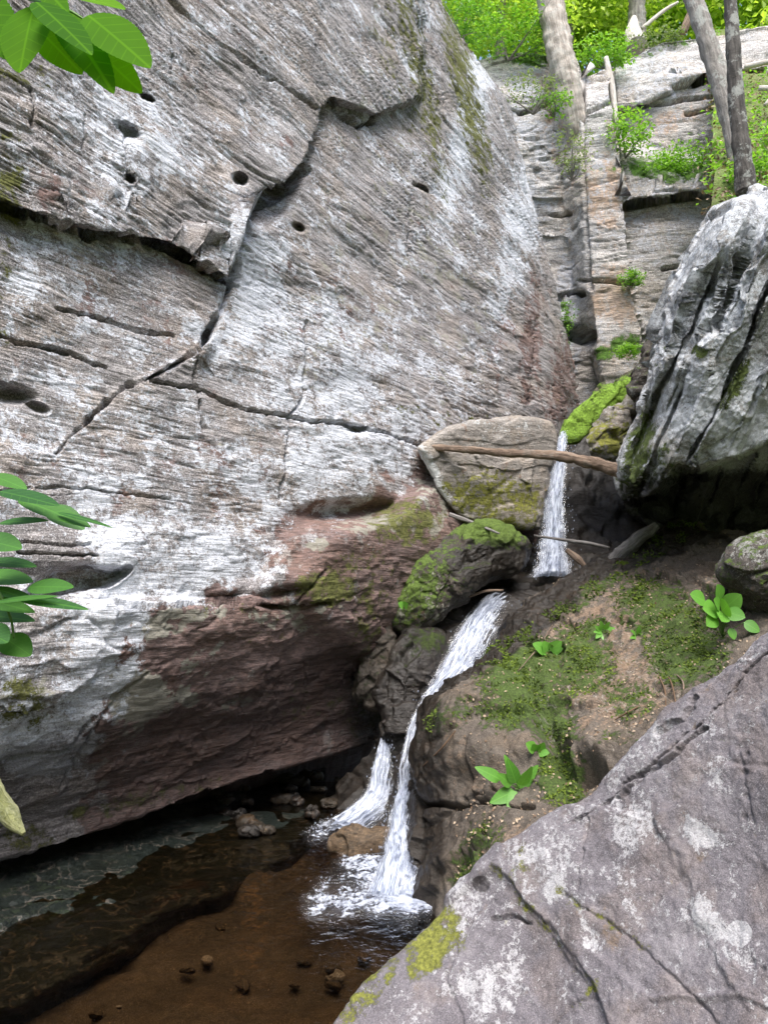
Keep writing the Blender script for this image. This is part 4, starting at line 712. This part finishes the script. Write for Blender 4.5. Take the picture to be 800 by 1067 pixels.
gx, gy = np.meshgrid(np.linspace(-120, 120, 60), np.linspace(-120, 160, 60)); tag(mesh_from('ground', np.stack([gx, gy, -3.4+.0*gx], -1), gfaces(60, 60), None, M['floor']), None, None, None, 'structure')
# unseen ravine side behind and right of viewer, added to cut low sky light
ga, gr = np.meshgrid(np.radians(np.linspace(58, 262, 160)), np.linspace(0, 1, 60)); rad = 5.5+gr*15; zz = -3.2+15*gr**1.1
P = np.stack([np.sin(ga)*rad+1.0, np.cos(ga)*rad, zz], -1); P = P+gnorm(P)*(.6*fbm(P, .4, 4, 3)+.12*fbm(P, 2.5, 3, 6))[..., None]
tag(mesh_from('hillside', P, gfaces(60, 160), None, M['floor']), None, None, None, 'structure')
# bank that climbs to the right behind the lichen boulder
gx, gy = np.meshgrid(np.arange(742, 1300, 3.), np.linspace(0, 1, 120)); py = 30+gy*190; dp = 19.5-10.8*gy**.8
P = W(gx, py, dp); P = P+gnorm(P)*(.25*fbm(P, .8, 5, 3)+.08*fbm(P, 4, 3, 5))[..., None]
tag(mesh_from('forest_slope', P, gfaces(*P.shape[:2]), None, M['floor']), None, None, None, 'structure')

# ================================================================== trees
def trunk_tree(name, pts, rad, bark, label, crown=None, n=22, seed=1, limbs=(), lm='leaf_bg', lsize=.16):
    root = empty(name, np.array(pts[-1])); tube('trunk', pts, rad, bark, root, n=n, seg=140, noise=.22, nsc=5, seed=seed)
    for lb_ in limbs: tube('limb', lb_[0], lb_[1], bark, root, n=8, seg=24, noise=.2, seed=seed+3)
    if crown is not None: scatter_leaves('crown', crown, lsize, M[lm], root, seed=seed, aspect=.6)
    return tag(root, label, 'tree')
trunk_tree('dark_tree', [W(752, -260, 8.9), W(757, -60, 8.8), W(763, 40, 8.7), W(766, 100, 8.65), W(773, 160, 8.6), W(777, 200, 8.6)], [.06, .07, .085, .095, .105, .125], M['bark_dark'], 'slim dark tree trunk rising from the top of the lichen boulder', seed=2)
trunk_tree('leaning_tree', [W(660, -200, 11.4), W(700, -60, 11.3), W(722, 0, 11.2), W(742, 60, 11.1), (W(757, 110, 11.0)), W(768, 160, 10.9), W(782, 215, 10.8), W(800, 290, 10.7)], [.11, .125, .14, .15, .15, .15, .16, .16], M['bark_gray'], 'grey tree trunk leaning to the left behind the slim dark one', seed=4)
trunk_tree('pale_snag', [W(660, 18, 17.6), W(659, 35, 17.4), W(663, 48, 17.2)], [.06, .20, .26], M['bark_pale'], 'short broken white stump on the rim of the far cliff', seed=5, n=14)
M['bark_tan'] = bark_mat('tan_bark', (.24, .205, .175), (.46, .41, .36), .25, .9)
trunk_tree('rim_tree', [W(562, -70, 15.0), W(570, -20, 14.8), W(580, 40, 14.6), W(590, 84, 14.55), W(598, 125, 14.6), W(604, 165, 14.8)], [.24, .26, .27, .27, .23, .14], M['bark_tan'], 'thickest tan trunk, rooted on the rock rib of the far cliff', n=28, seed=21)
tag(tube('dead_pole', [W(631, 60, 14.9), W(637, 90, 14.8), W(641, 120, 14.7), W(646, 160, 14.6)], [.05, .07, .05, .02], M['bark_pale'], n=8, seg=40, seed=9), 'thin white dead pole resting against the far cliff columns', 'branch')
trunk_tree('background_tree', [W(655, -200, 20), W(662, -40, 20), W(664, 40, 20), W(668, 75, 20)], [.2, .22, .25, .3], M['bark_gray'], 'grey tree standing behind the white stump', clumps(W(650, -60, 20.5), (3.5, 2, 2.6), 130, 26, 7), seed=7, lsize=.22)
tag(tube('fallen_branch', [W(668, 30, 18.6), W(690, 12, 18.6), W(706, 2, 18.6)], [.05, .05, .03], M['bark_pale'], n=8, seg=20, seed=3), 'pale bare branch slanting up over the far cliff rim', 'branch')
tag(tube('dead_stub', [W(722, 8, 18.0), W(716, 22, 18.0), W(711, 34, 18.0)], [.09, .11, .1], M['log'], n=8, seg=20, seed=3), 'short brown stub beside the leaning grey trunk', 'branch')
spec = [(520, -10, 17, 2.2, 'mid'), (590, -70, 22, 3.5, 'bg'), (480, -80, 20, 3.5, 'bg'), (720, -30, 26, 4, 'bg'), (800, 10, 24, 4, 'bg'), (860, -60, 22, 4, 'bg'), (640, -10, 28, 4, 'bg'), (560, -10, 27, 3.5, 'bg'), (760, -120, 30, 5, 'bg'), (690, -100, 34, 5, 'bg'), (900, 60, 20, 3.5, 'bg'), (420, -120, 24, 4, 'bg'), (840, 100, 27, 4, 'bg')]
LBT = ['leafy green tree rising over the left rim of the far cliff', 'pale green tree behind the tan rock rib', 'bright tree crown above the left cliff rim', 'sunlit yellow-green tree behind the leaning trunk', 'sunlit tree at the top right corner behind the dark trunk', 'tree beyond the top right corner', 'far bright tree above the cliff columns', 'far bright tree between the rim shrubs and the rib', 'tall far tree between the two trunks', 'tall far tree behind the white stump', 'tree on the slope at the right edge', 'far tree over the lichen-covered cliff top', 'low leafy tree on the right-hand slope']
for i, ((px, py, dp, r, kd), lb2) in enumerate(zip(spec, LBT)):
    c = W(px, py, dp); root = empty('background_tree', c-np.array([0, 0, r*1.6]))
    tube('trunk', [c-np.array([.2, 0, r*1.9]), c-np.array([0, 0, r*.8]), c+np.array([.1, 0, r*.5])], [.2, .16, .05], M['bark_gray'], root, n=10, seg=30, seed=i)
    scatter_leaves('crown', clumps(c, (r, r*.8, r*.8), 260 if kd == 'bg' else 300, 26, 30+i, .5), (.075 if kd == 'mid' else .11)*(dp/13)**.8*1.5, M['leaf_bg'], root, seed=i, aspect=.65)
    tag(root, lb2, 'tree', 'trees behind the cliff rim')

# ================================================================== shrubs on the cliffs
def shrub(name, c, r, n, per, size, label, lm='leaf_mid', seed=1, stems=5, lvr=(0, 1), cat='shrub', base=None):
    c = np.array(c); b = np.array(base) if base is not None else c-np.array([0, -.1, r[2]*.9]); root = empty(name, b); g = np.random.default_rng(seed)
    for k in range(stems):
        e = c+g.normal(0, .45, 3)*np.array(r); tube('stem', [b, (b+e)/2+g.normal(0, .05, 3), e], [.012+.012*r[0], .01, .004], M['bark_gray'], root, n=5, seg=10, seed=k)
    scatter_leaves('foliage', clumps(c, r, n, per, seed), size, M[lm], root, seed=seed, lvr=lvr, spread=.6, updir=(0, -.4, 1)); return tag(root, label, cat)
shrub('shrub', W(652, 138, 14.5), (.55, .35, .55), 60, 16, .10, 'bright round shrub growing on the ledge of the far cliff beside the column', seed=3, lvr=(.4, 1))
shrub('shrub', W(712, 168, 15.0), (1.0, .4, .38), 90, 16, .085, 'low spreading fern mat on the far cliff ledge', seed=5)
shrub('shrub', W(690, 180, 14.8), (.7, .3, .22), 50, 16, .08, 'dense green tuft hanging off the left end of the cliff ledge', seed=6)
shrub('shrub', W(784, 178, 9.6), (.34, .3, .24), 46, 12, .075, 'light green leafy shrub at the foot of the dark trunk', seed=7, lvr=(.4, 1))
shrub('shrub', W(812, 150, 10.5), (.5, .4, .5), 60, 14, .085, 'leafy shrub at the right edge behind the dark trunk', seed=8, lvr=(.3, 1))
shrub('shrub', W(660, 290, 14.2), (.34, .2, .14), 26, 14, .075, 'small green tuft on the narrow ledge of the rock column', seed=9)
shrub('shrub', W(596, 155, 13.8), (.42, .3, .65), 46, 9, .075, 'sparse thin-leaved bush hanging in front of the tan rock rib', 'leaf_dull', seed=10, stems=9, lvr=(.2, 1))
shrub('shrub', W(556, 95, 13.6), (.75, .3, .45), 60, 9, .07, 'sparse drab bush on the shoulder of the near cliff', 'leaf_dull', seed=11, stems=9, lvr=(0, .8))
shrub('shrub', W(578, 105, 13.8), (.4, .3, .3), 30, 9, .09, 'brighter leafy sprig between the two drab bushes', seed=12)
shrub('shrub', W(530, 35, 15), (1.0, .6, .6), 90, 14, .10, 'dense green shrub overhanging the gully between the cliffs', seed=13)
shrub('shrub', W(486, 22, 12.6), (.5, .4, .5), 60, 12, .08, 'dark leafy bush at the top edge of the near cliff', seed=14, lvr=(0, .4))
shrub('shrub', W(628, 55, 15.8), (.7, .5, .35), 70, 14, .10, 'yellow-green shrub on the rim between the rib and the white stump', seed=15, lvr=(.3, 1))
shrub('shrub', W(688, 38, 16.4), (.8, .4, .25), 50, 12, .08, 'grey-green scrub along the far cliff rim', 'leaf_dull', seed=16, lvr=(0, .6))
shrub('moss_tuft', W(654, 366, 12.6), (.28, .2, .12), 50, 16, .05, 'bright moss cushion at the foot of the rock column', seed=17, lvr=(.5, 1), cat='moss', stems=0)
shrub('grass_tuft', W(590, 330, 13.5), (.10, .1, .45), 20, 8, .06, 'narrow fringe of greenery in the corner left of the rib', seed=18, stems=0, cat='plant', lvr=(0, .5))

# ================================================================== small plants
def herb(name, p, nrm, leaves, label, lm='leaf_plant', sr=.0035, cat='plant', group=None, tipx=.62, cen=None):
    """leaves: (tip_px, tip_py, length_m, width_m, toward_camera) surveyed around the stem foot"""
    root = empty(name, p); p = np.array(p); D0 = p[1]
    for k, (px, py, L_, w_, dz, lv) in enumerate(leaves):
        a = W(px, py, D0-dz); st = W((px+leaf_foot[0]*0), py, D0-dz)
        dirc = a-p; L0 = np.linalg.norm(dirc); b = p+dirc*max(.0, 1-L_/max(L0, 1e-3))+np.array([0, 0, .0]); b = b if L0 > L_ else p+dirc*.25
        if cen is not None:
            q = W(cen[0], cen[1], D0-dz*.6); dd_ = a-q; dd_ = dd_/np.linalg.norm(dd_); b = a-dd_*L_*.8
        tube('stem', [p, (p+b)/2+np.array([0, -.01, .012]), b], [sr, sr*.8, sr*.5], M['stem'], root, n=6, seg=8, noise=0)
        leaf('leaf', b, a-b+np.array([0, -.06*L_, 0]), (.1+.3*sin(k*2.1), -.95, .35+.2*cos(k*1.7)), L_, w_, M[lm], root, lv, droop=.10, n=13, tip=tipx)
    return tag(root, label, cat, group)
leaf_foot = (0, 0)
p, nn = on_bank(540, 822); D0 = p[1]; pxm = D0/770
L9 = lambda px, py, l, w_, dz=.03, lv=.6: (px, py, l*pxm*1.2, w_*pxm*1.25, dz, lv)
herb('herb', p+nn*.01, nn, [L9(495, 798, 24, 11), L9(526, 786, 18, 8), L9(560, 797, 26, 11, .05, .7), L9(510, 836, 24, 13, .08, .5), L9(551, 846, 26, 13, .08, .8), L9(528, 843, 18, 10, .1, .7), L9(531, 797, 24, 12, .06, .4), L9(550, 806, 24, 10, .1, .9), L9(518, 806, 18, 10, .08, .6)], 'biggest leafy herb on the bank, with long pointed leaves above the foreground rock')
for (x0, y0), lv_, lab in [((560, 784), [(548, 774, 10, 9), (567, 774, 10, 8), (556, 778, 9, 8), (572, 784, 9, 7)], 'small round-leaved seedling just above the biggest herb'),
                           ((571, 680), [(555, 670, 13, 10), (566, 668, 10, 9), (580, 672, 12, 9), (586, 675, 9, 7), (562, 676, 9, 8)], 'low bright green sprout in the moss near the bank crest'),
                           ((663, 662), [(657, 656, 7, 3), (668, 656, 7, 3), (672, 662, 7, 3), (656, 665, 7, 3), (663, 668, 7, 3), (666, 652, 7, 3)], 'small thin-leaved rosette right of the pale one'),
                           ((420, 632), [(415, 628, 6, 6), (423, 630, 6, 6)], 'tiny bright leaf pair on the olive mossy boulder')]:
    if x0 < 430: p = W(x0, y0, 8.3)
    else: p, nn = on_bank(x0, y0)
    pxm = p[1]/770; herb('seedling', p, nn, [L9(a, b_, l*1.1, w_*1.2, .05, .8) for a, b_, l, w_ in lv_], lab, sr=.0025)
p, nn = on_bank(628, 658); pxm = p[1]/770; herb('seedling', p, nn, [L9(628+10*cos(a), 657+8*sin(a), 9, 5, .05, .9) for a in np.arange(0, 6.2, .75)], 'pale green rosette with thick leaves in the middle of the bank')
p, nn = on_bank(752, 664); pxm = p[1]/770
herb('herb', p, nn, [L9(722, 620, 16, 15, .22, .7), L9(748, 612, 15, 14, .22, .5), L9(768, 622, 17, 16, .22, .8), L9(735, 634, 18, 17, .28, .9), L9(758, 630, 18, 17, .30, .7), L9(772, 642, 15, 13, .25, .5), L9(738, 650, 15, 13, .30, .8), L9(752, 645, 15, 14, .32, .9), L9(788, 656, 14, 11, .2, .4), L9(764, 664, 10, 8, .2, .6), L9(745, 626, 14, 12, .3, .7)], tipx=.85, cen=(752, 636), label='round-leaved herb at the top of the bank below the mossy side boulder')
p = W(303, 482, 7.85); pxm = p[1]/770; herb('seedling', p, None, [L9(293, 474, 9, 5, .05), L9(313, 472, 9, 5, .05), L9(306, 468, 8, 4, .05), L9(298, 484, 7, 4, .05), L9(309, 480, 7, 4, .05)], 'tiny plant rooted in a thin crack of the lichen-covered cliff', sr=.003)
for i, (a, b_) in enumerate([((692, 700), (703, 735)), ((698, 698), (712, 728)), ((686, 706), (694, 738)), ((700, 740), (735, 712)), ((640, 752), (672, 735)), ((575, 652), (540, 700)), ((440, 800), (475, 762))]):
    p1, _ = on_bank(*a); p2, _ = on_bank(*b_); pm, nm = on_bank((a[0]+b_[0])/2+5, (a[1]+b_[1])/2)
    tag(tube('root', [p1+_*.01, pm+nm*.035, p2+_*.01], [.005, .007, .004], M['log'] if i % 2 else M['litter'], n=6, seg=24, noise=.3, nsc=20, seed=i), 'dry thin root or twig lying on the mossy bank', 'twig', 'dry twigs on the bank')

# moss tufts and litter on the bank
g = np.random.default_rng(11); vis = (bankX > 420) & (bankX < 830) & (bankY > 540)
idx = np.where(vis & (bankG > .42))[0]; pr = (bankG[idx]-.35)**.7; idx = g.choice(idx, 34000, p=pr/pr.sum()); nz = fbm(bankP[idx], 4, 4, 4); idx = idx[nz > .02]
pos = bankP[idx]+g.normal(0, .008, (len(idx), 3))
tag(scatter_leaves('moss', pos, .031*(bankP[idx, 1]/6), M['moss'], seed=3, spread=.7, updir=(0, -.5, .6), lv=.40+.8*fbm(bankP[idx], 3.5, 4, 9)), 'tufted green moss covering patches of the sloping bank', 'moss', kind='stuff')
idx = g.choice(np.where(vis & (bankW < .5) & (bankX > 475))[0], 3200); idx = idx[fbm(bankP[idx], 2, 2, 8) > -.15]
tag(scatter_leaves('leaf_litter', bankP[idx]+bankN[idx]*.008, .026, M['litter'], seed=4, spread=.35, updir=(.2, -.6, .7), aspect=.7), 'dry leaf scraps scattered over the sloping bank', 'leaf litter', kind='stuff')

# ================================================================== near leaves
def spray(name, pts, rad, leaves, mat, label, D0, serr=.05):
    root = empty(name, W(*pts[0])); tube('twig', [W(*p) for p in pts], rad, M['stem'], root, n=7, seg=40, noise=.1)
    for (bx, by, tx, ty, wpx, dz, lv, up) in leaves:
        b = W(bx, by, D0+dz); tp = W(tx, ty, D0+dz-.03); L_ = np.linalg.norm(tp-b)
        leaf('leaf', b, tp-b, up, L_, wpx*D0/770, M[mat], root, lv, n=41, serr=serr, fold=.10, droop=.05, tip=.8)
    return tag(root, label, 'branch')
spray('leafy_branch', [(-60, -60, 1.1), (0, -14, 1.06), (36, 0, 1.03), (70, 10, 1.0), (95, 25, 1.0)], [.004, .0035, .003, .002, .001],
      [(36, 6, 18, 72, 66, 0, .55, (-.2, -1, .3)), (38, 2, 96, 52, 44, -.03, .10, (.2, -.8, .6)), (40, 30, 84, 74, 40, .02, .85, (.1, -1, -.1)), (60, 8, 118, 92, 46, .01, .35, (.1, -.9, .4)), (92, 16, 156, 66, 58, -.01, .45, (.2, -1, .3)), (98, 50, 146, 94, 38, .02, .95, (.0, -1, -.2)), (78, -4, 130, 6, 40, .03, .9, (0, -.7, .7)), (-30, -10, 14, 60, 60, .02, .3, (0, -1, .3)), (20, -40, 70, 10, 40, .0, .4, (0, -1, .4))],
      'leaf_near', 'twig of broad bright green leaves hanging in the top left corner', 1.0)
lf = [(0, 512, 62, 524, 26), (20, 520, 95, 546, 22), (50, 528, 88, 550, 24), (60, 534, 118, 547, 8), (-10, 495, 28, 508, 20), (-20, 562, 22, 570, 26), (-15, 585, 38, 588, 22), (-20, 600, 34, 604, 26), (30, 612, 76, 610, 20), (-10, 612, 40, 626, 16), (20, 624, 92, 632, 14), (-15, 625, 36, 636, 16), (-30, 640, 36, 644, 26), (-20, 655, 8, 668, 28), (4, 664, 32, 682, 26), (-5, 628, 60, 618, 12), (0, 545, 50, 540, 14)]
spray('leafy_branch', [(-80, 470, 1.6), (-40, 540, 1.55), (-10, 600, 1.5), (10, 640, 1.5), (15, 665, 1.5)], [.006, .005, .004, .003, .002],
      [(a, b_, c_, d_, w_*1.25, .05*((i*7) % 5-2)/2, ((i*37) % 10)/10, (.1, -.42-.2*(i % 3), .9)) for i, (a, b_, c_, d_, w_) in enumerate(lf)], 'leaf_side', 'dark green leafy twig reaching in from the left edge in front of the cliff', 1.5)

# ground cover on the slope that climbs to the right
def cover(name, pl, dens, size, mat, label, seed, cat='undergrowth'):
    g = np.random.default_rng(seed); n = dens; px = g.uniform(740, 1000, n); tt_ = g.uniform(0, 1, n); dpt = 19.5-10.8*tt_**.8
    p = W(px, 30+tt_*190, dpt); p = p[fbm(p, .9, 3, seed) > pl]; p = p+g.normal(0, .09, p.shape)
    return tag(scatter_leaves(name, p, size, M[mat], seed=seed, spread=.6), label, cat, kind='stuff')
cover('undergrowth', -.12, 11000, .10, 'leaf_mid', 'leafy green undergrowth on the slope at the right edge', 61)
cover('leaf_litter', -.6, 7000, .09, 'litter', 'brown leaf litter on the slope at the right edge', 62, 'leaf litter')
for i, (a, b_, r) in enumerate([((790, 92, 13), (880, 98, 12.4), .05), ((775, 70, 15), (830, 62, 14.5), .06), ((796, 110, 12.5), (840, 60, 12.5), .03)]):
    tag(tube('fallen_branch', [W(*a), W((a[0]+b_[0])/2, (a[1]+b_[1])/2-2, (a[2]+b_[2])/2), W(*b_)], [r, r*.9, r*.6], M['bark_pale'], n=8, seg=20, seed=i), ['pale fallen branch lying level on the right-hand slope behind the dark trunk', 'upper pale fallen branch on the right-hand slope', 'thin bare branch standing at a slant on the right-hand slope'][i], 'branch')
